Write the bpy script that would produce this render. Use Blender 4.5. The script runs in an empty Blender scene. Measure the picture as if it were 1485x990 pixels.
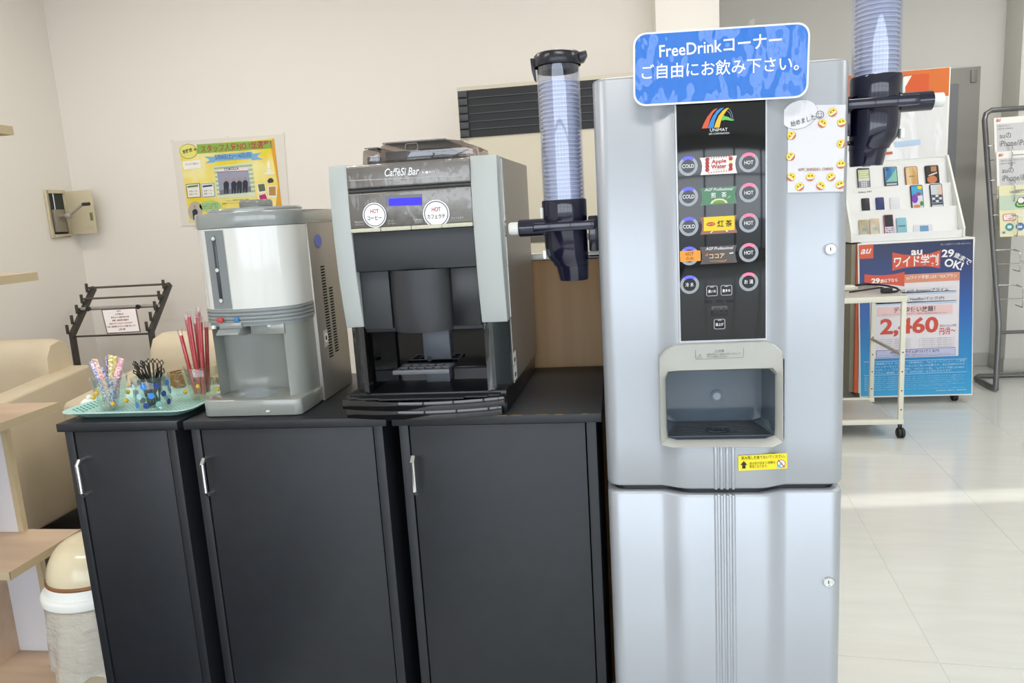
import bpy, bmesh, math, random
from mathutils import Vector, Matrix

# ------------------------------------------------------------------ camera, world, lights, exposure
SC = bpy.context.scene
COL = SC.collection
RND = random.Random(7)
FPX, CX, CY, CAMZ = 1072.0, 742.5, 495.0, 1.33
YAW, PITCH, ROLL = math.radians(8.44), math.radians(9.87), math.radians(3.45)
_f = Vector((-math.sin(YAW) * math.cos(PITCH), math.cos(YAW) * math.cos(PITCH), -math.sin(PITCH)))
_r = Vector((math.cos(YAW), math.sin(YAW), 0))
_d = _f.cross(_r)
CR = math.cos(ROLL) * _r + math.sin(ROLL) * _d
CD = -math.sin(ROLL) * _r + math.cos(ROLL) * _d
CF = _f
CAM = Vector((0, 0, CAMZ))
cd = bpy.data.cameras.new('camera')
cd.sensor_fit = 'HORIZONTAL'
cd.sensor_width = 36.0
cd.lens = FPX / 1485 * 36.0
cd.clip_start = 0.05
cam = bpy.data.objects.new('camera', cd)
COL.objects.link(cam)
cam.matrix_world = Matrix(((CR.x, -CD.x, -CF.x, 0), (CR.y, -CD.y, -CF.y, 0), (CR.z, -CD.z, -CF.z, CAMZ), (0, 0, 0, 1)))
SC.camera = cam

SC.view_settings.view_transform = 'Standard'
SC.view_settings.look = 'None'
SC.view_settings.gamma = 1.0
SC.view_settings.use_curve_mapping = False
SC.view_settings.exposure = 0.1

world = bpy.data.worlds.new('world')
SC.world = world
world.use_nodes = True
wn = world.node_tree.nodes
wn['Background'].inputs[0].default_value = (0.85, 0.92, 1.0, 1)      # bright overcast sky
wn['Background'].inputs[1].default_value = 4.3

sun = bpy.data.lights.new('sun', 'SUN')
sun.energy = 2.6
sun.angle = math.radians(0.9)
sun.color = (1.0, 0.95, 0.86)
suno = bpy.data.objects.new('sun', sun)
COL.objects.link(suno)
suno.rotation_euler = Vector((-0.90, -0.085, -0.46)).to_track_quat('-Z', 'Y').to_euler()


def lin(h):
    h = h.lstrip('#')
    c = [int(h[i:i + 2], 16) / 255 for i in (0, 2, 4)]
    return tuple(x / 12.92 if x <= .04045 else ((x + .055) / 1.055) ** 2.4 for x in c)


# ------------------------------------------------------------------ pixel -> place in the room
def ray(u, v):
    return CR * ((u - CX) / FPX) + CD * ((v - CY) / FPX) + CF


def at(u, v, X=None, Y=None, Z=None):
    d = ray(u, v)
    t = Y / d.y if Y is not None else ((Z - CAMZ) / d.z if Z is not None else X / d.x)
    return CAM + d * t


class Frame:
    """a flat surface in the room: origin, two axes in the surface, normal towards the viewer"""
    def __init__(s, o, ex, ey):
        s.o, s.ex, s.ey = Vector(o), Vector(ex).normalized(), Vector(ey).normalized()
        s.n = s.ex.cross(s.ey)

    def uv(s, u, v):
        d = ray(u, v)
        t = (s.o - CAM).dot(s.n) / d.dot(s.n)
        p = CAM + d * t - s.o
        return Vector((p.dot(s.ex), p.dot(s.ey)))

    def p(s, a, b, off=0.0):
        return s.o + s.ex * a + s.ey * b + s.n * off


def front(Y):
    return Frame((0, Y, 0), (1, 0, 0), (0, 0, 1))


# ------------------------------------------------------------------ materials
MATS = {}


def mat(key, color, rough=.5, metal=0.0, coat=0.0, emit=0.0, noise=None, bump=None, spec=.5, coat_bump=None, sheen=0):
    if key in MATS:
        return MATS[key]
    m = bpy.data.materials.new(key)
    m.use_nodes = True
    nt = m.node_tree
    b = nt.nodes['Principled BSDF']
    c = lin(color) if isinstance(color, str) else color
    b.inputs['Base Color'].default_value = (*c, 1)
    b.inputs['Roughness'].default_value = rough
    b.inputs['Metallic'].default_value = metal
    b.inputs['Specular IOR Level'].default_value = spec
    if coat:
        b.inputs['Coat Weight'].default_value = coat
        b.inputs['Coat Roughness'].default_value = .03
    if emit:
        b.inputs['Emission Color'].default_value = (*c, 1)
        b.inputs['Emission Strength'].default_value = emit
    tc = None
    if noise or bump or coat_bump:
        tc = nt.nodes.new('ShaderNodeTexCoord')
    if noise:                                   # (second colour, scale xyz, amount)
        c2, sc, am = noise
        mp = nt.nodes.new('ShaderNodeMapping')
        mp.inputs['Scale'].default_value = sc
        nz = nt.nodes.new('ShaderNodeTexNoise')
        nz.inputs['Scale'].default_value = 1
        nz.inputs['Detail'].default_value = 5
        rp = nt.nodes.new('ShaderNodeValToRGB')
        rp.color_ramp.elements[0].position = .5 - am
        rp.color_ramp.elements[1].position = .5 + am
        rp.color_ramp.elements[0].color = (*c, 1)
        rp.color_ramp.elements[1].color = (*lin(c2), 1)
        nt.links.new(tc.outputs['Object'], mp.inputs[0])
        nt.links.new(mp.outputs[0], nz.inputs['Vector'])
        nt.links.new(nz.outputs[0], rp.inputs[0])
        nt.links.new(rp.outputs[0], b.inputs['Base Color'])
    for bm_, sock in ((bump, 'Normal'), (coat_bump, 'Coat Normal')):
        if bm_:                                 # (scale xyz, strength, distance)
            sc, st, di = bm_
            mp = nt.nodes.new('ShaderNodeMapping')
            mp.inputs['Scale'].default_value = sc
            nz = nt.nodes.new('ShaderNodeTexNoise')
            nz.inputs['Scale'].default_value = 1
            nz.inputs['Detail'].default_value = 3
            bp = nt.nodes.new('ShaderNodeBump')
            bp.inputs['Strength'].default_value = st
            bp.inputs['Distance'].default_value = di
            nt.links.new(tc.outputs['Object'], mp.inputs[0])
            nt.links.new(mp.outputs[0], nz.inputs['Vector'])
            nt.links.new(nz.outputs[0], bp.inputs['Height'])
            nt.links.new(bp.outputs[0], b.inputs[sock])
    MATS[key] = m
    return m


def clear(key, tint, gloss=.12, rough=.02, edge=.5):
    """thin clear plastic or glass: mostly lets light through, mirrors more at grazing angles"""
    if key in MATS:
        return MATS[key]
    m = bpy.data.materials.new(key)
    m.use_nodes = True
    nt = m.node_tree
    nt.nodes.clear()
    out = nt.nodes.new('ShaderNodeOutputMaterial')
    tr = nt.nodes.new('ShaderNodeBsdfTransparent')
    tr.inputs[0].default_value = (*lin(tint), 1)
    gl = nt.nodes.new('ShaderNodeBsdfGlossy')
    gl.inputs['Roughness'].default_value = rough
    gl.inputs['Color'].default_value = (.95, .97, 1, 1)
    lw = nt.nodes.new('ShaderNodeLayerWeight')
    lw.inputs[0].default_value = .25
    ma = nt.nodes.new('ShaderNodeMath')
    ma.operation = 'MULTIPLY_ADD'
    ma.inputs[1].default_value = edge
    ma.inputs[2].default_value = gloss * .4
    ma.use_clamp = True
    mx = nt.nodes.new('ShaderNodeMixShader')
    nt.links.new(lw.outputs['Facing'], ma.inputs[0])
    nt.links.new(ma.outputs[0], mx.inputs[0])
    nt.links.new(tr.outputs[0], mx.inputs[1])
    nt.links.new(gl.outputs[0], mx.inputs[2])
    nt.links.new(mx.outputs[0], out.inputs[0])
    MATS[key] = m
    return m


def grad(key, stops, axis=2, rough=.4, coat=0.0):
    """printed colour gradient along an axis of the object's bounding box"""
    if key in MATS:
        return MATS[key]
    m = mat(key, '#808080', rough, coat=coat)
    nt = m.node_tree
    tc = nt.nodes.new('ShaderNodeTexCoord')
    sp = nt.nodes.new('ShaderNodeSeparateXYZ')
    rp = nt.nodes.new('ShaderNodeValToRGB')
    while len(rp.color_ramp.elements) < len(stops):
        rp.color_ramp.elements.new(.5)
    for e, (p, c) in zip(rp.color_ramp.elements, stops):
        e.position = p
        e.color = (*lin(c), 1)
    nt.links.new(tc.outputs['Generated'], sp.inputs[0])
    nt.links.new(sp.outputs[axis], rp.inputs[0])
    nt.links.new(rp.outputs[0], nt.nodes['Principled BSDF'].inputs['Base Color'])
    return m


def ink(c, rough=.5, coat=0):
    return mat('print_' + c.lstrip('#') + ('_gloss' if coat else ''), c, rough, coat=coat)


def glow(c, e):
    return mat('light_%s_%g' % (c.lstrip('#'), e), c, .4, emit=e)


wall_m = mat('wall_paint', '#ece7df', .9, bump=((260, 260, 260), .08, .001))
wall2_m = mat('wall_paint_grey', '#dcdad4', .9, bump=((260, 260, 260), .08, .001))
black_m = mat('black_laminate', '#1a1d22', .46, noise=('#1e2228', (30, 30, 30), .2), bump=((900, 900, 900), .05, .0005))
silver_m = mat('silver_paint', '#b3b8bf', .38, metal=.45, spec=.5)
frame_m = mat('warm_grey_plastic', '#b9bab4', .38, metal=.15)
panel_m = mat('gloss_black_panel', '#0f1114', .06, spec=.6)
chrome_m = mat('chrome', '#e8e9ea', .08, metal=1)
navy_m = mat('navy_plastic', '#12122b', .12, coat=.5)
white_pl = mat('white_plastic', '#eff1ec', .4)
white_paper = mat('white_paper', '#f3f2ee', .6)
cream_steel = mat('cream_steel', '#c6beab', .5)
black_pl = mat('black_plastic', '#131417', .3)
gloss_black = mat('gloss_black', '#0b0c10', .05, coat=.6)
grey_pl = mat('grey_plastic', '#a7aba9', .3, coat=.3)
leather_m = mat('beige_leather', '#d8cbb2', .48, bump=((220, 220, 220), .25, .002), noise=('#cfc0a4', (5, 5, 5), .3))
tube_m = mat('grey_tube', '#77787a', .3, metal=.6)
wire_m = mat('steel_wire', '#b9babb', .25, metal=.9)
rubber_m = mat('black_rubber', '#1b1b1d', .5)


# ------------------------------------------------------------------ mesh helpers
ORG = {}


class MB:
    def __init__(s):
        s.v, s.f = [], []

    def add(s, vs, fs):
        n = len(s.v)
        s.v += [Vector(v) for v in vs]
        s.f += [[i + n for i in f] for f in fs]
        return s

    def box(s, x0, x1, y0, y1, z0, z1):
        return s.add([(x0, y0, z0), (x1, y0, z0), (x1, y1, z0), (x0, y1, z0), (x0, y0, z1), (x1, y0, z1), (x1, y1, z1), (x0, y1, z1)],
                     [(0, 3, 2, 1), (4, 5, 6, 7), (0, 1, 5, 4), (1, 2, 6, 5), (2, 3, 7, 6), (3, 0, 4, 7)])

    def prism(s, pts, vec):
        n = len(pts)
        vec = Vector(vec)
        return s.add([Vector(p) for p in pts] + [Vector(p) + vec for p in pts],
                     [list(range(n)), list(range(2 * n - 1, n - 1, -1))] + [(i, i + n, (i + 1) % n + n, (i + 1) % n) for i in range(n)])

    def poly(s, pts):
        return s.add(pts, [list(range(len(pts)))])

    def loft(s, rings, cap0=True, cap1=True, close=False):
        n = len(rings[0])
        vs = [p for r in rings for p in r]
        fs = []
        m = len(rings)
        for k in range(m if close else m - 1):
            k2 = (k + 1) % m
            for i in range(n):
                j = (i + 1) % n
                fs.append((k * n + i, k * n + j, k2 * n + j, k2 * n + i))
        if not close:
            if cap0:
                fs.append(list(range(n - 1, -1, -1)))
            if cap1:
                fs.append(list(range((m - 1) * n, m * n)))
        return s.add(vs, fs)

    def strip(s, a, b):
        """open sheet between two polylines"""
        n = len(a)
        return s.add(list(a) + list(b), [(i, i + 1, n + i + 1, n + i) for i in range(n - 1)])

    def lathe(s, c, prof, seg=24, axis='z', cap0=True, cap1=True):
        c = Vector(c)
        rings = []
        for r, h in prof:
            ring = []
            for i in range(seg):
                a = 2 * math.pi * i / seg
                x, y = r * math.cos(a), r * math.sin(a)
                ring.append(c + (Vector((x, y, h)) if axis == 'z' else Vector((h, x, y)) if axis == 'x' else Vector((x, h, y))))
            rings.append(ring)
        return s.loft(rings, cap0, cap1)

    def tube(s, path, r, seg=8, closed=False):
        path = [Vector(p) for p in path]
        n = len(path)
        rings = []
        up = None
        for i, p in enumerate(path):
            if closed:
                t = path[(i + 1) % n] - path[i - 1]
            else:
                t = path[min(i + 1, n - 1)] - path[max(i - 1, 0)]
            t.normalize()
            if up is None:
                up = Vector((0, 0, 1)) if abs(t.z) < .9 else Vector((1, 0, 0))
            a = t.cross(up)
            if a.length < 1e-5:
                a = t.orthogonal()
            a.normalize()
            b = a.cross(t)
            up = b
            rr = r[i] if isinstance(r, (list, tuple)) else r
            rings.append([p + (a * math.cos(2 * math.pi * k / seg) + b * math.sin(2 * math.pi * k / seg)) * rr for k in range(seg)])
        return s.loft(rings, close=closed)

    def build(s, name, m, parent=None, bevel=0.0, seg=2, smooth=35, sub=0):
        me = bpy.data.meshes.new(name)
        off = ORG.get(parent.name, Vector()) if parent else Vector()
        me.from_pydata([v - off for v in s.v], [], s.f)
        bm = bmesh.new()
        bm.from_mesh(me)
        bmesh.ops.remove_doubles(bm, verts=bm.verts, dist=1e-6)
        bmesh.ops.recalc_face_normals(bm, faces=bm.faces)
        if bevel:
            es = [e for e in bm.edges if len(e.link_faces) == 2 and e.calc_face_angle(0) > math.radians(28)]
            bmesh.ops.bevel(bm, geom=es, offset=bevel, segments=seg, profile=.5, affect='EDGES', clamp_overlap=True)
        if sub:
            bmesh.ops.subdivide_edges(bm, edges=bm.edges, cuts=sub, use_grid_fill=True)
        bm.to_mesh(me)
        bm.free()
        if smooth:
            me.shade_smooth()
            me.set_sharp_from_angle(angle=math.radians(smooth))
        me.materials.append(m)
        o = bpy.data.objects.new(name, me)
        COL.objects.link(o)
        if parent:
            o.parent = parent
            ORG[o.name] = off
        return o


def tag(o, label, cat=None, group=None, kind=None):
    o['label'] = label
    if cat:
        o['category'] = cat
    if group:
        o['group'] = group
    if kind:
        o['kind'] = kind
    return o


def thing(name, label, cat, loc, rz=0.0, group=None, local=False):
    o = bpy.data.objects.new(name, None)
    o.empty_display_size = .05
    COL.objects.link(o)
    o.location = loc
    o.rotation_euler = (0, 0, rz)
    tag(o, label, cat, group)
    ORG[o.name] = Vector() if local else Vector(loc)
    return o


def struct(o):
    o['kind'] = 'structure'
    return o


def copy_tree(o, parent=None):
    c = o.copy()
    COL.objects.link(c)
    c.parent = parent
    for ch in o.children:
        copy_tree(ch, c)
    return c


def arc(cx, cy, r, a0, a1, n):
    return [(cx + r * math.cos(math.radians(a0 + (a1 - a0) * i / n)), cy + r * math.sin(math.radians(a0 + (a1 - a0) * i / n))) for i in range(n + 1)]


def rrect(x0, x1, y0, y1, r, n=5):
    return arc(x1 - r, y1 - r, r, 0, 90, n) + arc(x0 + r, y1 - r, r, 90, 180, n) + arc(x0 + r, y0 + r, r, 180, 270, n) + arc(x1 - r, y0 + r, r, 270, 360, n)


def text_mesh(body, bold=0.0, shear=0.0, res=3):
    cu = bpy.data.curves.new('lettering', 'FONT')
    cu.body = body
    cu.resolution_u = res
    cu.offset = bold
    cu.shear = shear
    o = bpy.data.objects.new('lettering_tmp', cu)
    COL.objects.link(o)
    bpy.context.view_layer.update()
    dg = bpy.context.evaluated_depsgraph_get()
    me = bpy.data.meshes.new_from_object(o.evaluated_get(dg))
    bpy.data.objects.remove(o)
    bpy.data.curves.remove(cu)
    return me


def letter(fr, body, p0, p1, h, m, parent, off=.0006, bold=0.0, shear=0.0, name='lettering', px=True):
    """flat print: the text box runs from p0 to p1 (middle of its left and right end), h tall"""
    a = fr.uv(*p0) if px else Vector(p0)
    b = fr.uv(*p1) if px else Vector(p1)
    if px:
        mu, mv = (p0[0] + p1[0]) / 2, (p0[1] + p1[1]) / 2
        hh = (fr.uv(mu, mv - h / 2) - fr.uv(mu, mv + h / 2)).length
    else:
        hh = h
    me = text_mesh(body, bold, shear)
    xs = [v.co.x for v in me.vertices]
    ys = [v.co.y for v in me.vertices]
    if not xs:
        return None
    x0, x1, y0, y1 = min(xs), max(xs), min(ys), max(ys)
    dx = b - a
    w = dx.length
    ex = dx / w
    ey = Vector((-ex.y, ex.x))
    o_ = ORG.get(parent.name, Vector())
    for v in me.vertices:
        s_ = (v.co.x - x0) / max(x1 - x0, 1e-6) * w
        t_ = ((v.co.y - y0) / max(y1 - y0, 1e-6) - .5) * hh
        q = a + ex * s_ + ey * t_
        v.co = fr.p(q.x, q.y, off) - o_
    me.materials.clear()
    me.materials.append(m)
    o = bpy.data.objects.new(name, me)
    COL.objects.link(o)
    o.parent = parent
    ORG[o.name] = o_
    return o


def shape(fr, pts, m, parent, off=.0004, name='print', px=True, thick=0.0, bevel=0.0):
    q = [fr.uv(*p) if px else Vector(p) for p in pts]
    b = MB()
    if thick:
        b.prism([fr.p(p.x, p.y, off) for p in q], -fr.n * thick)
    else:
        b.poly([fr.p(p.x, p.y, off) for p in q])
    return b.build(name, m, parent, smooth=0 if not thick else 30, bevel=bevel)


def disc(fr, c, r, m, parent, off=.0004, name='print', n=28, ri=None, a0=0, a1=360, px=True):
    """disc, ring or arc of a ring; c is a pixel, r in metres"""
    q = fr.uv(*c) if px else Vector(c)
    b = MB()
    pt = lambda rr, a: fr.p(q.x + rr * math.cos(a), q.y + rr * math.sin(a), off)
    if ri is None:
        b.poly([pt(r, 2 * math.pi * i / n) for i in range(n)])
    else:
        A = [math.radians(a0 + (a1 - a0) * i / n) for i in range(n + 1)]
        b.strip([pt(r, a) for a in A], [pt(ri, a) for a in A])
    return b.build(name, m, parent, smooth=0)


def outline(fr, pts, w, m, parent, off=.0006, name='print'):
    """closed line of width w around plane points"""
    c = sum((Vector(p) for p in pts), Vector((0, 0))) / len(pts)
    b = MB()
    outer, inner = [], []
    n = len(pts)
    for i, p in enumerate(pts):
        p = Vector(p)
        t = Vector(pts[(i + 1) % n]) - Vector(pts[i - 1])
        if t.length < 1e-9:
            t = Vector((1, 0))
        t.normalize()
        nn = Vector((-t.y, t.x))
        if nn.dot(c - p) < 0:
            nn = -nn
        outer.append(fr.p(p.x, p.y, off))
        q = p + nn * w
        inner.append(fr.p(q.x, q.y, off))
    b.strip(outer + [outer[0]], inner + [inner[0]])
    return b.build(name, m, parent, smooth=0)


# ------------------------------------------------------------------ the room
LW, BW, FW, PX0, PX1, PY = -3.12, 4.0, 5.81, .215, .505, 3.72
RW, NW, CZ = 4.7, -3.6, 3.0
floor = struct(MB().box(LW - .1, RW + .1, NW - .1, FW + .1, -.12, -.003).build('floor', mat('floor_grout', '#a9aaa5', .6), smooth=0))
tile_m = mat('vinyl_tile', '#dcdeda', .13, spec=.5, noise=('#d3d6d2', (3, 22, 3), .28), bump=((14, 14, 14), .035, .004))
fa = math.radians(-5.2)
ex_, ey_ = Vector((math.cos(fa), math.sin(fa), 0)), Vector((-math.sin(fa), math.cos(fa), 0))
TW, TL = .495, 1.84
t0 = Vector((.866, 2.05, 0))
tile_me = None
for i in range(-4, 9):
    for j in range(-4, 4):
        c = t0 + ex_ * (TW * (i + .5)) + ey_ * (TL * (j + .5))
        cs = [c + ex_ * (sx * TW / 2) + ey_ * (sy * TL / 2) for sx in (-1, 1) for sy in (-1, 1)]
        if min(p.x for p in cs) < -1.15 or max(p.x for p in cs) > RW - .02 or max(p.y for p in cs) > FW - .0 or min(p.y for p in cs) < NW:
            continue
        if tile_me is None:
            tb = MB().box(-TW / 2 + .0008, TW / 2 - .0008, -TL / 2 + .0008, TL / 2 - .0008, -.003, 0)
            to = tb.build('floor_tile', tile_m, floor, smooth=0)
            tile_me = to.data
        else:
            to = bpy.data.objects.new('floor_tile', tile_me)
            COL.objects.link(to)
            to.parent = floor
        to.location = c
        to.rotation_euler = (0, 0, fa)
# strip of the same vinyl under the tiles' outer edges
MB().box(-1.05, RW, NW, FW, -.0032, -.0012).build('floor_edge', tile_m, floor, smooth=0)
carpet = MB().box(LW, -1.06, NW, BW, -.003, .004).build('carpet', mat('brown_carpet', '#4a4340', .95, noise=('#302b2a', (240, 240, 240), .25), bump=((300, 300, 300), .8, .006)), smooth=0)
tag(carpet, 'dark brown carpet under the beige armchairs', 'carpet', kind='structure')

struct(MB().box(LW - .1, LW, NW, BW + .1, 0, CZ).build('wall_left', wall_m, smooth=0))
struct(MB().box(LW, PX0 + .05, BW, BW + .1, 0, CZ).build('wall_back', wall_m, smooth=0))
struct(MB().box(PX0, PX1, PY, FW + .1, 0, CZ).build('wall_pillar', wall_m, bevel=.004))
wf = struct(MB().box(PX1, RW, FW, FW + .1, 0, CZ).build('wall_far', wall2_m, smooth=0))
struct(MB().box(2.70, RW, 5.58, FW, 0, CZ).build('wall_pier', wall2_m, bevel=.004))
base_m = mat('vinyl_baseboard', '#bdbcb6', .5)
struct(MB().box(2.56, 2.695, 5.802, 5.81, 0, .10).build('baseboard_far', base_m, bevel=.002))
struct(MB().box(2.692, RW, 5.572, 5.58, 0, .10).box(2.692, 2.70, 5.58, 5.81, 0, .10).build('baseboard_pier', base_m, bevel=.002))
struct(MB().box(LW, PX0, BW - .008, BW, .004, .07).build('baseboard_back', base_m, bevel=.002))
struct(MB().box(LW, LW + .008, NW, BW - .008, .004, .07).build('baseboard_left', base_m, bevel=.002))
# right wall with an unseen slit added to lay a sun band across the floor
SY0, SY1 = 3.515, 3.66
struct(MB().box(RW, RW + .1, NW, SY0, 0, CZ).box(RW, RW + .1, SY1, FW + .1, 0, CZ).box(RW, RW + .1, SY0, SY1, 2.2, CZ).build('wall_right', wall2_m, smooth=0))
# shop-front windows behind the viewer
wb = MB()
wb.box(LW, RW, NW - .1, NW, 0, .25).box(LW, RW, NW - .1, NW, 2.7, CZ)
struct(wb.build('wall_front', wall2_m, smooth=0))
alu = mat('window_aluminium', '#8f9294', .35, metal=.8)
nwin = 5
for k in range(nwin):
    x0 = LW + (RW - LW) * k / nwin
    x1 = LW + (RW - LW) * (k + 1) / nwin
    b = MB().box(x0, x0 + .04, NW - .08, NW - .02, .25, 2.7).box(x1 - .04, x1, NW - .08, NW - .02, .25, 2.7)
    b.box(x0 + .04, x1 - .04, NW - .08, NW - .02, .25, .30).box(x0 + .04, x1 - .04, NW - .08, NW - .02, 2.65, 2.7).box(x0 + .04, x1 - .04, NW - .08, NW - .02, 2.05, 2.09)
    struct(b.build('window_%d' % (k + 1), alu, smooth=0))
struct(MB().box(LW - .1, RW + .1, NW - .1, FW + .1, CZ, CZ + .1).build('ceiling', mat('ceiling_board', '#eeeeea', .9), smooth=0))
struct(MB().box(-14, 16, -26, NW - .1, -.3, -.15).build('ground_outside', mat('asphalt', '#8b8c8c', .9), smooth=0))

# ceiling lights (real fixtures, out of the frame)
for k, (x, y) in enumerate(((-1.9, 2.5), (-1.9, .2), (.3, 2.4), (.3, .0), (2.6, 4.2), (2.6, 1.6))):
    L = thing('ceiling_light', 'white recessed ceiling panel light above the showroom', 'ceiling light', (x, y, CZ), 0, 'ceiling panel lights')
    MB().box(x - .62, x + .62, y - .17, y + .17, CZ - .05, CZ - .001).build('housing', white_pl, L, bevel=.004)
    ld = bpy.data.lights.new('tube', 'AREA')
    ld.shape = 'RECTANGLE'
    ld.size, ld.size_y = 1.15, .28
    ld.energy = 19
    ld.color = (1.0, .95, .89)
    lo = bpy.data.objects.new('tube', ld)
    COL.objects.link(lo)
    lo.parent = L
    lo.location = (0, 0, -.056)

# door in the far wall
F = front(5.80)
dr = struct(MB().box(1.55, 2.54, 5.775, 5.812, 0, 2.135).build('door_1', mat('door_grey', '#9a9993', .45), bevel=.003))
MB().box(1.63, 2.40, 5.768, 5.776, .08, 2.03).build('door_panel', mat('door_panel_grey', '#83858a', .4), dr, bevel=.004)
MB().box(2.475, 2.515, 5.765, 5.776, 2.03, 2.115).build('hinge', mat('door_hinge', '#8a8983', .4), dr, bevel=.003)
MB().box(2.43, 2.45, 5.72, 5.776, .98, 1.0).box(2.36, 2.45, 5.71, 5.725, .98, 1.0).build('handle', alu, dr, bevel=.004)


# ------------------------------------------------------------------ black cabinets
def cabinet(x0, x1, y0, top, hx, label, wear=False):
    y1 = 1.90
    r = thing('black_cabinet', label, 'cabinet', ((x0 + x1) / 2, (y0 + y1) / 2, 0), 0, 'black cabinets in a row')
    th = .019
    MB().box(x0, x1, y0 - .008, y1, top - th, top).build('top', black_m, r, bevel=.0015)
    e = .012
    MB().box(x0 + e, x0 + e + .020, y0, y1, .004, top - th).build('side_panel', black_m, r, bevel=.001)
    MB().box(x1 - e - .020, x1 - e, y0, y1, .004, top - th).build('side_panel', black_m, r, bevel=.001)
    MB().box(x0 + e + .02, x1 - e - .02, y1 - .012, y1, .004, top - th).build('back_panel', black_m, r)
    MB().box(x0 + e + .02, x1 - e - .02, y0 + .03, y1 - .012, .004, .06).build('plinth', black_m, r)
    d = MB().box(x0 + e + .0225, x1 - e - .0225, y0 + .002, y0 + .02, .065, top - th - .003).build('door', black_m, r, bevel=.0012)
    zt, zb = top - .085, top - .165
    xh = x0 + hx
    p = [(xh, y0 + .002, zt), (xh, y0 - .016, zt), (xh, y0 - .024, zt - .008), (xh, y0 - .024, zb + .008), (xh, y0 - .016, zb), (xh, y0 + .002, zb)]
    MB().tube(p, .0052, 10).build('handle', chrome_m, d)
    if wear:
        w = MB()
        rr = random.Random(5)
        x = x0 + .01
        while x < x1 - .02:
            l = rr.uniform(.006, .04)
            w.box(x, x + l, y0 - .0085, y0 - .006, top - .0006 - rr.uniform(0, .0012), top + .0003)
            x += l + rr.uniform(.004, .05)
        w.build('chipped_edge', mat('bare_chipboard', '#6e5638', .9), r)['kind'] = 'stuff'
    return r


CT = .923
nc = cabinet(-1.262, -.967, 1.455, CT, .05, 'narrow black cabinet under the turquoise tray')
MB().prism([(-1.266, 1.475, .812), (-1.266, 1.475, .797), (-1.258, 1.475, .790), (-1.249, 1.475, .786), (-1.249, 1.475, .812)], (0, .05, 0)).build('side_hook', mat('dark_walnut', '#4b2a20', .35), nc, bevel=.001)
cabinet(-.953, -.492, 1.455, CT, .042, 'wide black cabinet under the grey water cooler')
cabinet(-.480, -.042, 1.455, CT, .042, 'black cabinet with a chipped top edge beside the silver drink machine', wear=True)

# wooden board standing behind the cabinets
r = thing('wooden_partition', 'light wooden board with a pale metal cap behind the cabinets', 'partition', (-.16, 1.925, 0))
wood_m = mat('beech_board', '#b08d62', .5, noise=('#9a774e', (26, 26, 1.1), .3))
MB().box(-.52, .20, 1.912, 1.938, .004, 1.205).build('board', wood_m, r, bevel=.002)
MB().box(-.525, .205, 1.907, 1.943, 1.205, 1.222).build('cap', mat('pale_cap', '#d8d9d4', .3, metal=.4), r, bevel=.003)

# ------------------------------------------------------------------ silver drink machine
DX0, DX1, DW, DC, DB = -.034, .411, 1.40, 1.38, 1.88
D = thing('drink_machine', 'tall silver drink machine with black button panel and cup recess', 'drink machine', ((DX0 + DX1) / 2, 1.64, 0))
R_ = .026


def profile():
    p = [(DX0, DB)]
    p += [(DX0 + R_ - R_ * math.cos(math.radians(a)), DW + R_ - R_ * math.sin(math.radians(a))) for a in range(0, 91, 15)]
    p += [(.066, DW), (.074, DW - .0025), (.086, DW - .008), (.098, DW - .0145), (.110, DW - .0188), (.122, DC)]
    p += [(.165, DC), (.209, DC)]
    p += [(.252, DC), (.264, DW - .0188), (.276, DW - .0145), (.288, DW - .008), (.300, DW - .0025), (.308, DW)]
    p += [(DX1 - R_ + R_ * math.sin(math.radians(a)), DW + R_ - R_ * math.cos(math.radians(a))) for a in range(0, 91, 15)]
    p += [(DX1, DB)]
    return p


PR = profile()
OZ0, OZ1 = .879, 1.034


def shell(name, zs, hole):
    b = MB()
    n = len(PR)
    for k in range(len(zs) - 1):
        for i in range(n):
            j = (i + 1) % n
            if hole and zs[k] == OZ0 and PR[i][0] >= .0739 and PR[j][0] <= .3001 and PR[i][1] < DW and PR[j][1] < DW:
                continue
            b.add([(*PR[i], zs[k]), (*PR[j], zs[k]), (*PR[j], zs[k + 1]), (*PR[i], zs[k + 1])], [(0, 1, 2, 3)])
    b.poly([(*p, zs[-1]) for p in PR])
    b.poly([(*p, zs[0]) for p in PR])
    return b


inset = lambda z, d: [(x + (d if x < .15 else -d if x > .23 else 0), y + (d if y < 1.6 else -d), z) for x, y in PR]


def soft_shell(name, z0, z1, hole=False):
    b = shell(name, [z0 + .006, OZ0, OZ1, z1 - .006] if hole else [z0 + .006, z1 - .006], hole)
    b.f = b.f[:-2]
    n = len(PR)
    for za, da, zb, db in ((z0 + .006, 0, z0 + .002, .002), (z0 + .002, .002, z0, .006), (z1 - .006, 0, z1 - .002, .002), (z1 - .002, .002, z1, .006)):
        A, B = inset(za, da), inset(zb, db)
        b.strip(A + [A[0]], B + [B[0]])
    b.poly(inset(z0, .006))
    b.poly(inset(z1, .006))
    return b.build(name, silver_m, D, smooth=38)


soft_shell('lower_door', .03, .776)
soft_shell('upper_body', .786, 1.558, True)
MB().prism([(x, y, .774) for x, y, _ in inset(0, .012)], (0, 0, .014)).build('seam', black_pl, D)
MB().box(DX0 + .02, DX1 - .02, 1.43, DB - .02, .0, .03).build('foot', black_pl, D)
for k in range(4):
    x = .1715 + k * .0107
    for z0, z1 in ((.032, .775), (.787, .872)):
        MB().lathe((x, DC + .001, 0), [(.0028, z0), (.0042, z0 + .004), (.0042, z1 - .004), (.0028, z1)], 10).build('rib', silver_m, D)
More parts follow.
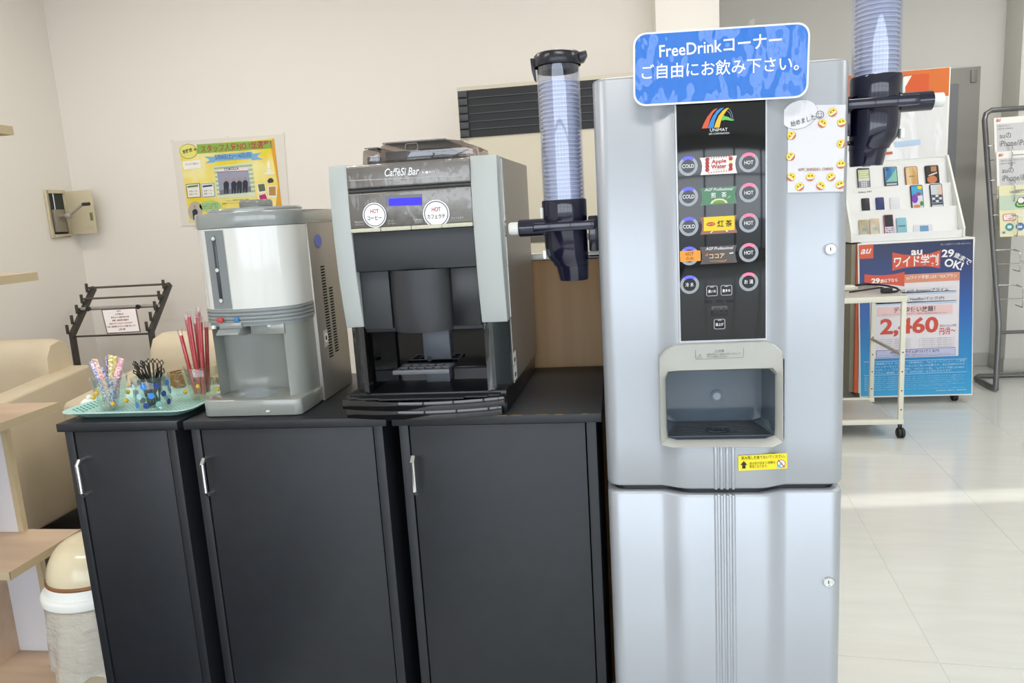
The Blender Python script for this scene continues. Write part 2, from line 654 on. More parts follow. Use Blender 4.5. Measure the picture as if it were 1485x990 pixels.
# recess frame and recess
FD = front(DC - .001)
hexo = [FD.uv(*p) for p in ((955, 520), (958, 511), (977, 500), (990, 498.5), (1100, 494), (1112, 494), (1131, 503), (1135, 511), (1135.5, 643), (1132, 647), (961, 648), (957.5, 643))]
b = MB()


def ring_pts(poly, n=48):
    """resample a closed outline by angle about its centre"""
    c = Vector((.181, .965))
    out = []
    for i in range(n):
        a = 2 * math.pi * i / n + .01
        d = Vector((math.cos(a), math.sin(a)))
        best = None
        for k in range(len(poly)):
            p, q = Vector(poly[k]), Vector(poly[(k + 1) % len(poly)])
            e = q - p
            den = d.x * e.y - d.y * e.x
            if abs(den) < 1e-12:
                continue
            w = p - c
            t = (w.x * e.y - w.y * e.x) / den
            s_ = (w.x * d.y - w.y * d.x) / den
            if t > 0 and -1e-6 <= s_ <= 1 + 1e-6 and (best is None or t < best):
                best = t
        out.append(c + d * best)
    return out


inn = rrect(.0795, .2845, .880, 1.0215, .010, 6)
inn2 = rrect(.083, .281, .884, 1.018, .010, 6)
Ro, Ri, Ri2 = ring_pts(hexo), ring_pts(inn), ring_pts(inn2)
ctr = Vector((.181, .965))
sc = lambda P_, k: [ctr + (p - ctr) * k for p in P_]
b.loft([[Vector((p.x, 1.404, p.y)) for p in Ro], [Vector((p.x, DC - .006, p.y)) for p in Ro], [Vector((p.x, DC - .0085, p.y)) for p in sc(Ro, .985)],
        [Vector((p.x, DC - .001, p.y)) for p in Ri], [Vector((p.x, DC + .008, p.y)) for p in Ri2], [Vector((p.x, 1.404, p.y)) for p in Ri2]], False, False)
rf = b.build('recess_frame', frame_m, D, smooth=30)
b = MB()
bk = ring_pts(rrect(.088, .276, .890, 1.014, .012, 6))
b.loft([[Vector((p.x, DC + .007, p.y)) for p in Ri2], [Vector((p.x, 1.490, p.y)) for p in bk]], False, True)
b.build('recess_liner', mat('blue_grey_plastic', '#5b6874', .16, coat=.4), D, smooth=40)
Fr = front(1.488)
sn = disc(Fr, (1039.5, 574), .012, mat('sensor_ring', '#67737e', .2), D, .001, 'sensor')
disc(Fr, (1039.5, 574), .0075, mat('sensor_lens', '#a3afb9', .1), sn, .002, 'lens')
b = MB()
for k in range(10):
    y = DC + .012 + k * .0105
    b.box(.084, .279, y, y + .006, .884, .8905)
b.build('drip_grille', mat('dark_grille', '#2c343c', .35), D, bevel=.0008)
b = MB()
el = [(.181 + .022 * math.cos(a), 1.422 + .016 * math.sin(a), .8925) for a in [2 * math.pi * i / 24 for i in range(24)]]
b.tube(el, .0012, 6, closed=True)
for k in (-.01, 0, .01):
    b.box(.181 + k - .0008, .181 + k + .0008, 1.407, 1.437, .8905, .8935)
b.box(.161, .201, 1.4212, 1.4228, .8905, .8935)
b.build('drain_cover', mat('dark_grille', '#2c343c'), D)
# caution print on the frame
FF = Frame((0, DC - .0072, 1.05), (1, 0, 0), (0, .09, 1))
gk = ink('#5d605e')
q = [FF.uv(*p) for p in ((1008.5, 507), (1010, 505.5), (1076.5, 503), (1078.5, 504.5), (1078.5, 516.5), (1077, 518.5), (1010, 521), (1008.5, 519))]
outline(FF, q, .0006, gk, rf, .001)
letter(FF, '⚠注意', (1036, 509), (1050, 508.3), 4.2, gk, rf, .001)
letter(FF, '⚠', (1011, 516.3), (1018.5, 516), 6, gk, rf, .001)
letter(FF, '飲料が出ている間は手をいれないで', (1025, 514), (1074, 512.3), 3, gk, rf, .001)
letter(FF, 'やけどの原因になります。', (1025, 517.5), (1056, 516.4), 2.8, gk, rf, .001)

# control panel
PY_ = DC - .0042
FP = front(PY_)
trim = MB().box(.1085, .2655, DC - .0028, DC + .004, 1.073, 1.545).build('panel_trim', mat('pale_trim', '#d4d8de', .3, metal=.2), D, bevel=.002)
pan = MB().box(.1115, .2625, PY_, DC, 1.0775, 1.54).build('control_panel', panel_m, D, bevel=.0008)
wi = ink('#e9ebee')
ring_m = mat('button_ring', '#8f9296', .35, metal=.4)
bl, rd = glow('#3b3cff', 2.6), glow('#ff4a66', 2.4)


def button(c, txt, lamp, tw):
    o = disc(FP, c, .0112, mat('button_face', '#101216', .12), D, .0011, 'drink_button')
    disc(FP, c, .0168, ring_m, o, .0009, 'ring', 40, ri=.0116)
    disc(FP, c, .0166, lamp, o, .0014, 'lamp', 16, ri=.0118, a0=52, a1=128)
    if txt:
        letter(FP, txt, (c[0] - tw, c[1] + tw * .03), (c[0] + tw, c[1] - tw * .06), 5.4 if txt.isascii() else 6.2, wi, o, .0016, .012)
    return o


for c, t in (((997.8, 241), 'COLD'), ((998.3, 285.2), 'COLD'), ((999, 328.5), 'COLD'), ((999.6, 371), ''), ((1000, 412.6), '冷 水')):
    button(c, t, bl, 8.6 if t != '冷 水' else 6)
for c, t in (((1085.6, 235.6), 'HOT'), ((1085.8, 279.4), 'HOT'), ((1085.7, 323.2), 'HOT'), ((1085.7, 366.2), 'HOT'), ((1085.6, 408.4), 'お 湯')):
    button(c, t, rd, 6.5)


def drink_tag(y, m, m2=None):
    """label with waisted ends"""
    P_ = [(1014.5, y - 10), (1035, y - 11.5), (1068.5, y - 13.5)]
    P_ += [(1066.5, y - 7), (1066, y - 2), (1066.8, y + 5), (1069, y + 12)]
    P_ += [(1040, y + 13.5), (1015.5, y + 15), (1017.6, y + 9), (1018, y + 2), (1017, y - 5)]
    return shape(FP, P_, m, D, .0012, 'drink_label', thick=.001)


t = drink_tag(239, ink('#e6e2dd', coat=.5))
redm = ink('#b5403c')
for k in range(4):
    disc(FP, (1025.5, 231.5 + k * 5), .0036, redm, t, .0016)
    disc(FP, (1059.5, 229.6 + k * 5), .0036, redm if k != 1 else ink('#ead9a0'), t, .0016)
for y0, y1 in ((229.6, 226.6), (250.5, 247.3)):
    for k in range(9):
        disc(FP, (1028 + k * 3.6, y0 + (y1 - y0) * k / 8), .0011, redm, t, .0016, n=10)
letter(FP, 'Apple', (1031.5, 235.5), (1053, 233.6), 7.5, redm, t, .0018, .025)
letter(FP, 'Water', (1031, 242), (1053.5, 240.2), 6.2, redm, t, .0018, .025)
letter(FP, 'アップルウォーター', (1034, 246.6), (1052, 245.3), 2, redm, t, .0018)
t = drink_tag(283, ink('#2f7146', coat=.5))
letter(FP, 'AGF Professional', (1021.5, 275.2), (1063, 273.3), 4.4, wi, t, .0018, .005, .35)
letter(FP, '煎', (1031, 283.2), (1038, 282.8), 8, wi, t, .0018, .01)
letter(FP, '茶', (1046, 282.4), (1053.5, 282), 8, wi, t, .0018, .01)
q = [(1030, 295.4), (1032, 291.5), (1037, 288.6), (1043, 287.6), (1049, 288.3), (1053.5, 291), (1055, 294.2)]
shape(FP, q, ink('#d8dcb8'), t, .0015)
q = [(1033, 295.2), (1035, 292.2), (1039, 290.3), (1043, 289.8), (1048, 290.4), (1051, 292.5), (1052, 294.4)]
shape(FP, q, ink('#7f9a44'), t, .0017)
shape(FP, [(1053, 288.5), (1057, 284), (1060, 283.5), (1057.5, 287)], ink('#86b65a'), t, .0017)
t = drink_tag(325.3, ink('#8a4d3a', coat=.5))
shape(FP, [(1020.5, 315), (1065, 312.4), (1065, 333.2), (1020.5, 335.2)], ink('#e8cb2c'), t, .0015)
disc_q = [(1030.5 + 6.5 * math.cos(a), 324.8 + 2.8 * math.sin(a) - .3 * math.cos(a)) for a in [2 * math.pi * i / 20 for i in range(20)]]
shape(FP, disc_q, ink('#b3262a'), t, .0018)
letter(FP, 'Lipton', (1025.5, 325), (1035.5, 324.4), 2.8, ink('#f0dca0'), t, .002, .01)
letter(FP, '紅', (1040, 324.4), (1049.5, 323.9), 10, ink('#3a2412'), t, .0018, .02)
letter(FP, '茶', (1052, 323.8), (1061.5, 323.3), 9.6, ink('#3a2412'), t, .0018, .02)
shape(FP, [(1029.5, 338), (1032, 334.6), (1034, 334.4), (1031, 338)], ink('#efe7c8'), t, .002)
shape(FP, [(1052, 333.6), (1054, 333.4), (1056, 335.6), (1053, 335.8)], ink('#efe7c8'), t, .002)
t = drink_tag(368.3, ink('#4d4443', coat=.5))
letter(FP, 'AGF Professional', (1023, 360.6), (1063.5, 358.6), 4.2, wi, t, .0018, .005, .35)
letter(FP, 'ココア', (1028.5, 371.6), (1050.5, 370.4), 7, ink('#e2c48c'), t, .0018, .02)
shape(FP, [(1057.5, 366.4), (1063.5, 365.6), (1063.5, 367), (1057.5, 367.8)], wi, t, .0018)
shape(FP, [(1028.5, 378), (1050, 377.6), (1054, 375.2), (1053, 377.4), (1050, 379), (1028.5, 378.6)], ink('#c88b3a'), t, .0018)
shape(FP, [(1022, 370), (1026, 366.5), (1027.5, 370), (1024, 371.5)], ink('#b4684b'), t, .0018)
# orange note over the fourth cold button
t = shape(FP, [(985.8, 364), (1015.6, 362.8), (1015.8, 378), (986.4, 379.6)], ink('#f09a34'), D, .0022, 'orange_note', thick=.0005)
letter(FP, 'HOT', (994, 368.2), (1006, 367.6), 5, ink('#5c3110'), t, .0025, .005)
letter(FP, 'のみ', (994.5, 374.8), (1006, 374.2), 5, ink('#5c3110'), t, .0025, .005)
# square buttons, display
for x, y, s_ in ((1032.3, 421.6, '濃いめ'), (1053.3, 420.6, '量多め'), (1043.3, 469.6, '湯上げ')):
    q0 = FP.uv(x, y)
    pts = rrect(q0.x - .0098, q0.x + .0098, q0.y - .0092, q0.y + .0092, .003, 4)
    o = shape(FP, pts, mat('square_button', '#15171b', .15), D, .001, 'square_button', px=False)
    outline(FP, pts, .0006, wi, o, .0013)
    letter(FP, s_, (x - 5.8, y + .8), (x + 5.8, y + .2), 4.4, wi, o, .0013, .012)
    shape(FP, [(x - 2.8, y - 6), (x + 2.8, y - 6.3), (x + 2.8, y - 5.2), (x - 2.8, y - 4.9)], ink('#a8abae'), o, .0014)
o = MB().box(*[v for v in (FP.uv(1031.5, 450).x, FP.uv(1055, 450).x)], PY_ - .0012, PY_, FP.uv(1043, 458).y, FP.uv(1043, 442.5).y).build('display', mat('display_dark', '#17110f', .2), D, bevel=.0004)
letter(FP, '88:8', (1034.5, 450), (1052, 449.5), 8, ink('#241a18'), o, .0014)
for x in (1027, 1043, 1058.5):
    q0 = FP.uv(x, 437.5 - (x - 1043) * .03)
    shape(FP, rrect(q0.x - .007, q0.x + .007, q0.y - .0022, q0.y + .0022, .002, 4), mat('indicator_dark', '#05060a', .1), D, .001, 'indicator', px=False)
# maker's emblem: three arched bands, arcs and wave
em = shape(FP, [(1017.5, 186.6), (1020.5, 179), (1026, 169), (1032, 161.5), (1036, 158.2), (1041, 156.8), (1037, 160.5), (1033.5, 165), (1029.5, 173), (1026, 186)], ink('#d5552c'), D, .0012, 'emblem')
shape(FP, [(1026.6, 186), (1029, 178), (1033.5, 169), (1039, 161), (1045, 156.8), (1050, 156.2), (1045.5, 160), (1040, 166.5), (1036.5, 175), (1034.3, 185.6)], ink('#2a86cf'), em, .0013)
shape(FP, [(1035.3, 185.4), (1038, 177), (1042, 168), (1048, 160.5), (1053, 157), (1057, 156.6), (1053, 161), (1048, 168.5), (1045, 177), (1043.2, 185)], ink('#e6b92c'), em, .0014)
for rr, c_ in ((9.5, '#8f96a8'), (7.2, '#8098b8')):
    A = [math.radians(a) for a in range(-5, 95, 10)]
    b = MB()
    P_ = [FP.uv(1053.5 + rr * math.cos(a), 174 - 17.5 * rr / 9.5 * math.sin(a)) for a in A]
    P2 = [FP.uv(1053.5 + (rr - .7) * math.cos(a), 174 - (17.5 * rr / 9.5 - .7) * math.sin(a)) for a in A]
    b.strip([FP.p(p.x, p.y, .0013) for p in P_], [FP.p(p.x, p.y, .0013) for p in P2])
    b.build('print', ink(c_), em, smooth=0)
shape(FP, [(1046.5, 171), (1049, 166.8), (1052, 169), (1056, 169.5), (1060, 172.6), (1065.5, 174.2), (1060, 175.2), (1052, 173.6), (1046.5, 175)], ink('#5fbf55'), em, .0015)
letter(FP, 'UNIMAT', (1029.5, 188.8), (1055, 187.6), 4.6, wi, em, .0013)
letter(FP, 'LIFE CORPORATION', (1028, 194.2), (1057.5, 192.8), 2.6, wi, em, .0013)
# locks
Fw = front(DW)
for c in ((1203.6, 361), (1200.8, 842.3)):
    q0 = Fw.uv(*c)
    lk = MB().lathe((q0.x, DW, q0.y), [(.0105, .002), (.0105, -.004), (.009, -.006), (.0072, -.006), (.0072, -.0045), (.0, -.0045)], 24, 'y', cap1=False).build('lock', chrome_m, D)
    MB().box(q0.x - .0008, q0.x + .0008, DW - .0052, DW - .0040, q0.y - .0032, q0.y + .0032).build('keyhole', black_pl, lk)
# yellow notice
t = shape(FD, [(1070.5, 660.5), (1141, 656.5), (1141.4, 678.6), (1070.8, 682.2)], ink('#f4e02a', .4), D, .0016, 'yellow_notice', thick=.0006)
bk_ = ink('#2b2513')
letter(FD, '飲み残しを捨てないでください。', (1075, 663.6), (1138.5, 660.6), 5.2, bk_, t, .002, .01)
letter(FD, '排水管が詰まり故障の', (1086.5, 671.4), (1124, 669.6), 4.2, bk_, t, .002)
letter(FD, '原因となります。', (1086.5, 676), (1113, 674.8), 4.2, bk_, t, .002)
shape(FD, [(1078.4, 667.6), (1083.6, 673.4), (1081, 673.4), (1081, 678.6), (1076, 678.8), (1076, 673.6), (1073.2, 673.7)], bk_, t, .002)
disc(FD, (1132.6, 671.4), .0072, ink('#f4f4ee'), t, .002)
disc(FD, (1132.6, 671.4), .0076, ink('#4a3a20'), t, .0024, ri=.0066)
shape(FD, [(1127.5, 666.6), (1128.7, 665.8), (1138, 676), (1136.8, 676.8)], ink('#c23a2a'), t, .0026)
shape(FD, [(1125, 677.5), (1129, 672), (1134, 669.5), (1135, 671), (1131, 676.5), (1128.5, 678.5)], ink('#8fc7e4'), t, .0022)
# bracket behind the sign on top of the machine
ba, bb_ = at(1083.5, 33, Y=1.47), at(1096, 27, Y=1.47)
MB().prism([(ba.x, 1.47, 1.55), (ba.x, 1.47, bb_.z - .012), (ba.x + .003, 1.47, bb_.z - .004), (ba.x + .010, 1.47, bb_.z), (bb_.x, 1.47, bb_.z), (bb_.x, 1.47, 1.55)], (0, .05, 0)).build('top_bracket', mat('bracket_grey', '#9c9893', .4), D, bevel=.001)

# blue laminated sign on the machine
S = thing('blue_sign', 'blue laminated sign with white Japanese writing on top of the silver machine', 'sign', (.1865, 1.374, 1.557))
FS0 = front(1.371)
cs = [FS0.uv(*p) for p in ((918.5, 47), (1173.5, 33), (1173.5, 139.5), (918.5, 156))]
ct = sum(cs, Vector((0, 0))) / 4
exs = ((cs[1] - cs[0]) + (cs[2] - cs[3])).normalized()
FS = Frame((ct.x, 1.371, ct.y), (exs.x, 0, exs.y), (-exs.y, 0, exs.x))
sw, sh = ((cs[1] - cs[0]).length + (cs[2] - cs[3]).length) / 4, ((cs[0] - cs[3]).length + (cs[1] - cs[2]).length) / 4
lam = mat('laminate_edge', '#eef1f4', .12, coat=.6)
blue_lam = mat('blue_laminate', '#0c70d4', .45, coat=1.0, coat_bump=((12, 12, 4), 1.0, .05))
shape(FS, rrect(-sw, sw, -sh, sh, .021, 6), lam, S, .0, 'laminate', px=False, thick=.001)
shape(FS, rrect(-sw + .003, sw - .003, -sh + .003, sh - .003, .019, 6), blue_lam, S, .0004, 'print', px=False)
letter(FS, 'FreeDrinkコーナー', (956, 74), (1133.5, 57.5), 21, ink('#f4f7fb'), S, .0009, .012)
letter(FS, 'ご自由にお飲み下さい。', (930.5, 105), (1158.5, 91), 22, ink('#f4f7fb'), S, .0009, .008)

# leaflet with smileys
FL = front(1.3975)
N = thing('smiley_leaflet', 'small white laminated leaflet with yellow smileys and a speech bubble', 'leaflet', (.352, 1.398, 1.33))
shape(FL, [(1143, 152.5), (1226.5, 151.6), (1223, 277.5), (1142, 279.6)], mat('leaflet_laminate', '#cdcbce', .3, coat=1, coat_bump=((40, 40, 20), .5, .004)), N, .0, 'sheet', thick=.0008)
bub = [(1159 + 26.5 * math.cos(a), 166 + 21 * math.sin(a) - 5 * math.cos(a)) for a in [2 * math.pi * i / 36 for i in range(36)]]
shape(FL, bub, ink('#8d8d90'), N, .0009, 'bubble_edge')
bub2 = [(1159 + 26 * math.cos(a), 166 + 20.5 * math.sin(a) - 5 * math.cos(a)) for a in [2 * math.pi * i / 36 for i in range(36)]]
bb = shape(FL, bub2, mat('leaflet_bubble', '#d3d2d4', .3, coat=1, coat_bump=((40, 40, 20), .4, .004)), N, .0012, 'speech_bubble')
letter(FL, '始めました', (1146, 180.5), (1182, 169.5), 8.5, ink('#2e3040'), bb, .0016, .01, .1)
disc(FL, (1188.7, 166.5), .0068, ink('#2e3040'), bb, .0016, ri=.0060)
for dx in (-1.8, 2.2):
    shape(FL, [(1188.5 + dx - .5, 164), (1188.5 + dx + .5, 164), (1188.5 + dx + .5, 166.4), (1188.5 + dx - .5, 166.4)], ink('#2e3040'), bb, .0016)
shape(FL, [(1185.4, 168.2), (1188.6, 169.8), (1192, 167.6), (1191.4, 169.2), (1188.6, 171), (1186, 169.6)], ink('#2e3040'), bb, .0016)
letter(FL, 'NTF_SHINSHU_CHINO', (1158, 246.5), (1208, 245), 5, ink('#a5634f'), N, .0011, .012)
for (x, y, a) in ((1207.3, 163, 30), (1192.5, 179, -35), (1220.3, 178, 10), (1147.8, 196.5, 55), (1220, 208.5, 70), (1146.5, 227, 50), (1219.4, 238.5, 0), (1147.2, 256.6, -40), (1175, 256.8, 0), (1205, 256.6, 35), (1159.6, 270.8, 35), (1190, 269.6, -35), (1218, 268, 20)):
    f_ = disc(FL, (x, y), .0074, ink('#c9764a'), N, .0010, 'smiley')
    q0 = FL.uv(x, y)
    ca, sa = math.cos(math.radians(a)), math.sin(math.radians(a))
    T_ = lambda px_, py_: (q0.x + (px_ * ca - py_ * sa) * .0074, q0.y + (px_ * sa + py_ * ca) * .0074)
    shape(FL, [T_(math.cos(t_), math.sin(t_)) for t_ in [math.radians(-12 + k * 17) for k in range(13)]], ink('#ecd14a'), f_, .0013, px=False)
    shape(FL, [T_(-.8, -.2), T_(.8, -.2), T_(.7, -.45), T_(-.7, -.45)], ink('#f6f2ea'), f_, .0015, px=False)
    for ex in (-.35, .35):
        disc(FL, T_(ex, .3), .0013, ink('#4a3414'), f_, .0015, n=8, px=False)


# ------------------------------------------------------------------ cup dispensers with cups
def cup_dispenser(cx, dz, s, tube_top, label, cup_label, cup_group, zmax, lid=True):
    cy = 1.50
    T = thing('cup_dispenser', label, 'cup dispenser', (cx, cy, 1.189 + dz))
    X = lambda v: cx + s * v            # +v points towards the drink machine
    bx = lambda b_, x0, x1, *r_: b_.box(min(X(x0), X(x1)), max(X(x0), X(x1)), *r_)
    MB().lathe((cx, cy, 0), [(.0415, 1.335 + dz), (.0415, tube_top), (.0398, tube_top), (.0398, 1.335 + dz)], 40, cap0=False, cap1=False).build('tube', clear('clear_blue_tube', '#f4f6fd', .12, .03, .3), T)
    rings = []
    for z, r_, o in ((1.349, .0435, 0), (1.346, .0445, 0), (1.300, .0445, 0), (1.298, .0435, 0), (1.258, .043, .001), (1.238, .041, .003), (1.226, .036, .008), (1.219, .0345, .010), (1.2185, .0325, .011), (1.1925, .0290, .0135), (1.189, .0280, .0135)):
        rings.append([(X(o) + r_ * math.cos(a), cy + r_ * math.sin(a), z + dz) for a in [2 * math.pi * i / 36 for i in range(36)]])
    rings.reverse()
    rings.append([(cx + .039 * math.cos(a), cy + .039 * math.sin(a), 1.349 + dz) for a in [2 * math.pi * i / 36 for i in range(36)]])
    rings.append([(cx + .038 * math.cos(a), cy + .038 * math.sin(a), 1.262 + dz) for a in [2 * math.pi * i / 36 for i in range(36)]])
    MB().loft(rings, True, False).build('housing', navy_m, T, smooth=40)
    b_ = MB()
    bx(b_, -.060, .062, cy - .052, cy + .03, 1.289 + dz, 1.307 + dz)
    b_.build('collar', navy_m, T, bevel=.003)
    b_ = MB()
    hx = sorted((X(-.092), X(-.035)))
    b_.lathe((0, cy - .012, 1.298 + dz), [(.0155, hx[0]), (.0172, hx[0] + .002), (.0172, hx[1])], 24, 'x').build('sleeve', navy_m, T)
    hx = sorted((X(-.112), X(-.091)))
    MB().lathe((0, cy - .012, 1.298 + dz), [(.0105, hx[0]), (.0125, hx[0] + .003), (.0125, hx[1] - .001), (.011, hx[1])], 20, 'x').build('size_knob', white_pl, T, smooth=40)
    b_ = MB()
    bx(b_, .047, .066, cy - .02, cy + .02, 1.245 + dz, 1.315 + dz)
    b_.build('bracket', navy_m, T, bevel=.003)
    b_ = MB()
    hx = sorted((X(.03), X(.066)))
    b_.lathe((0, cy, 1.233 + dz), [(.004, hx[0]), (.004, hx[1])], 12, 'x').build('pin', navy_m, T)
    b_ = MB()
    bx(b_, -.0455, -.039, cy - .02, cy - .004, 1.235 + dz, 1.252 + dz)
    lb = b_.build('size_tag', white_pl, T, bevel=.001)
    b_ = MB()
    bx(b_, -.0475, -.042, cy - .012, cy + .012, 1.312 + dz, 1.336 + dz)
    b_.build('side_tab', white_pl, T, bevel=.001)
    if lid:
        MB().lathe((cx, cy, 0), [(.0445, tube_top - .012), (.0455, tube_top - .010), (.0455, tube_top + .008), (.042, tube_top + .012), (.02, tube_top + .016), (0, tube_top + .017)], 36, cap0=False, cap1=False).build('lid', mat('dark_lid', '#22222c', .25), T, smooth=45)
        MB().lathe((cx, cy, 0), [(.0395, tube_top - .022), (.0395, tube_top)], 36, cap0=False, cap1=False).build('lid_skirt', mat('dark_lid', '#22222c'), T)
        b_ = MB()
        b_.prism([(X(.030), cy - .012, tube_top + .008), (X(.056), cy - .012, tube_top + .012), (X(.058), cy - .012, tube_top + .004), (X(.050), cy - .012, tube_top - .008), (X(.040), cy - .012, tube_top - .008)], (0, .024, 0))
        b_.build('lid_hinge', mat('dark_lid', '#22222c'), T, bevel=.002)
        b_ = MB()
        b_.prism([(X(-.044), cy - .010, tube_top + .006), (X(-.052), cy - .010, tube_top + .006), (X(-.050), cy - .010, tube_top - .018), (X(-.0455), cy - .010, tube_top - .036), (X(-.043), cy - .010, tube_top - .036)], (0, .02, 0))
        b_.build('lid_latch', mat('dark_lid', '#22222c'), T, bevel=.0015)
    # the cups
    first = None
    z = 1.352 + dz
    while z < zmax:
        if first is None:
            h = .078
            first = MB().lathe((0, 0, 0), [(.0, .001), (.0250, 0), (.0338, h - .0036), (.0370, h - .0034), (.0380, h - .0026), (.0380, h - .0006), (.0372, h), (.0345, h - .0004), (.0330, h - .004), (.0242, .002), (.0, .002)], 28, cap0=False, cap1=False).build('plastic_cup', mat('translucent_cup', '#d6d9e2', .4), smooth=50)
            tag(first, cup_label, 'cup', cup_group)
            c_ = first
        else:
            c_ = first.copy()
            COL.objects.link(c_)
        c_.location = (cx, cy, z - .078)
        z += .0079
    return T


cup_dispenser(-.101, 0, 1, 1.614, 'dark blue cup dispenser with lidded clear tube beside the coffee machine', 'white plastic cup nested in the lidded tube beside the coffee machine', 'cups in the tube beside the coffee machine', 1.575)
cup_dispenser(.481, .187, -1, 1.80, 'dark blue cup dispenser mounted high in front of the phone display', 'white plastic cup nested in the tube before the phone display', 'cups in the tube before the phone display', 1.745)

# ------------------------------------------------------------------ coffee machine
KX0, KX1 = -.566, -.224
K = thing('coffee_machine', 'silver and black coffee machine with two round HOT stickers', 'coffee machine', (-.40, 1.66, CT))
FK = front(1.450)
pil_m = mat('pillar_silver', '#b4bab8', .5, metal=.15)
steel_m = mat('side_steel', '#98938c', .38, metal=.55, bump=((4, 4, 300), .05, .001))
sat_m = mat('satin_grey', '#77736f', .32, metal=.5, coat=.9, coat_bump=((22, 22, 12), .8, .015))
MB().prism([(KX0 + .004, 1.505, 1.1135), (KX1 - .002, 1.505, 1.1135), (KX1 + .010, 1.865, 1.1135), (KX0 + .004, 1.865, 1.1135)], (0, 0, .3285)).prism([(KX0 + .004, 1.600, .972), (KX1 + .0012, 1.600, .972), (KX1 + .010, 1.865, .972), (KX0 + .004, 1.865, .972)], (0, 0, .1415)).prism([(KX1 - .006, 1.524, .972), (KX1 - .0014, 1.524, .972), (KX1 + .0012, 1.600, .972), (KX1 - .006, 1.600, .972)], (0, 0, .1415)).prism([(KX0 + .004, 1.524, .972), (KX0 + .010, 1.524, .972), (KX0 + .010, 1.600, .972), (KX0 + .004, 1.600, .972)], (0, 0, .1415)).build('casing', steel_m, K, smooth=30)
for x0, x1 in ((KX0, KX0 + .0385), (KX1 - .0535, KX1)):
    pr = [(1.500, 1.443), (1.455, 1.443), (1.449, 1.40), (1.446, 1.35), (1.4465, 1.29), (1.451, 1.22), (1.460, 1.155), (1.468, 1.113), (1.500, 1.113)]
    MB().prism([(x0, y, z) for y, z in pr], (x1 - x0, 0, 0)).build('door_pillar', pil_m, K, bevel=.002, smooth=30)
PXL, PXR = KX0 + .0385, KX1 - .0535
o = MB().prism([(PXL, 1.455, 1.441), (PXL, 1.449, 1.437), (PXL, 1.446, 1.396), (PXL, 1.452, 1.392), (PXL, 1.50, 1.392), (PXL, 1.50, 1.441)], (PXR - PXL, 0, 0)).build('hopper_panel', sat_m, K, bevel=.0015)
FK2 = front(1.4462)
letter(FK2, 'CaffèSi Bar', (558, 250.4), (608.5, 247.6), 11.5, wi, o, .0016, .018, .25)
letter(FK2, 'K●RO', (612.7, 250.2), (631, 249.2), 4, wi, o, .0016, .004)
shape(FK2, [(506, 261.6), (668.5, 254.6), (668.5, 255.2), (506, 262.3)], ink('#c9c9c6'), o, .0014)
MB().box(PXL, PXR, 1.449, 1.50, 1.388, 1.392).build('panel_gap', black_pl, K)
o = MB().prism([(PXL, 1.452, 1.388), (PXL, 1.4465, 1.384), (PXL, 1.4465, 1.317), (PXL, 1.50, 1.317), (PXL, 1.50, 1.388)], (PXR - PXL, 0, 0)).build('selection_panel', sat_m, K, bevel=.0015)
dsp = shape(FK2, [(558.5, 283.5), (611.8, 281), (612, 297.4), (559.5, 299)], gloss_black, o, .0012, 'display', thick=.001)
shape(FK2, [(564, 288), (611.5, 285.6), (611.7, 297.2), (564.6, 298.6)], glow('#2418ff', .9), o, .0018, 'screen')
for c_, rr, tx in (((543.7, 311.8), .0245, 'コーヒー'), ((633, 309.6), .0268, 'カフェラテ')):
    st = disc(FK2, c_, rr, mat('sticker_white', '#eceef2', .3, coat=.6), K, .0022, 'round_sticker', 40)
    disc(FK2, c_, rr * .91, ink('#26262a'), st, .0025, ri=rr * .85, n=40)
    k_ = rr / .0245
    letter(FK2, 'HOT', (c_[0] - 6 * k_, c_[1] - 5.4 * k_), (c_[0] + 6 * k_, c_[1] - 6 * k_), 6.2, ink('#b23030'), st, .0026, .015)
    letter(FK2, tx, (c_[0] - (10.5 if len(tx) == 4 else 13), c_[1] + 4.6), (c_[0] + (10.5 if len(tx) == 4 else 13), c_[1] + 3.6), 6.4, ink('#4a1f1c'), st, .0026, .018)
for tx, a_, b_ in (('Espresso', (515, 322), (527.5, 321.6)), ('エスプレッソ', (515.4, 325.6), (528.5, 325)), ('レギュラー', (562, 320.2), (573, 319.8)), ('コーヒー', (562.4, 324), (574, 323.4)), ('Caffelatte', (600, 318.4), (613, 317.8)), ('カフェラテ', (602, 322), (613.5, 321.4)), ('ホットミルク', (655, 316), (672, 315))):
    letter(FK2, tx, a_, b_, 2.8, ink('#d8d8d6'), o, .0014)
w4 = (PXR - PXL) / 4
for k in range(4):
    MB().box(PXL + k * w4 + .0006, PXL + (k + 1) * w4 - .0006, 1.4415, 1.50, 1.3085, 1.3165).build('select_button', mat('cream_button', '#c9c7b2', .4), K, bevel=.0015)
MB().box(PXL, PXR, 1.452, 1.50, 1.229, 1.308).build('dark_panel', mat('charcoal_plastic', '#2c2f33', .45), K, bevel=.0015)
MB().box(PXL, PXR, 1.478, 1.505, 1.100, 1.229).build('spout_backing', mat('charcoal_plastic', '#2c2f33'), K, bevel=.001)
MB().box(PXL + .001, PXL + .062, 1.468, 1.480, 1.108, 1.228).build('spout_shutter', mat('charcoal_plastic', '#2c2f33'), K, bevel=.0015)
MB().box(PXR - .058, PXR - .001, 1.468, 1.480, 1.108, 1.228).build('spout_shutter', mat('shutter_black', '#0d0f14', .3), K, bevel=.0015)
b = MB()
rings = []
for z, g in ((1.228, 0), (1.16, 0), (1.115, .001), (1.100, .004)):
    rings.append([(-.401 + (.068 - g) * math.cos(a), 1.492 + (.052 - g) * math.sin(a), z) for a in [math.radians(180 + 180 * i / 24) for i in range(25)]])
for k in range(3):
    b.strip(rings[k], rings[k + 1])
b.poly(rings[-1])
b.build('spout_column', mat('spout_grey', '#3a3c40', .42, metal=.3), K, smooth=50)
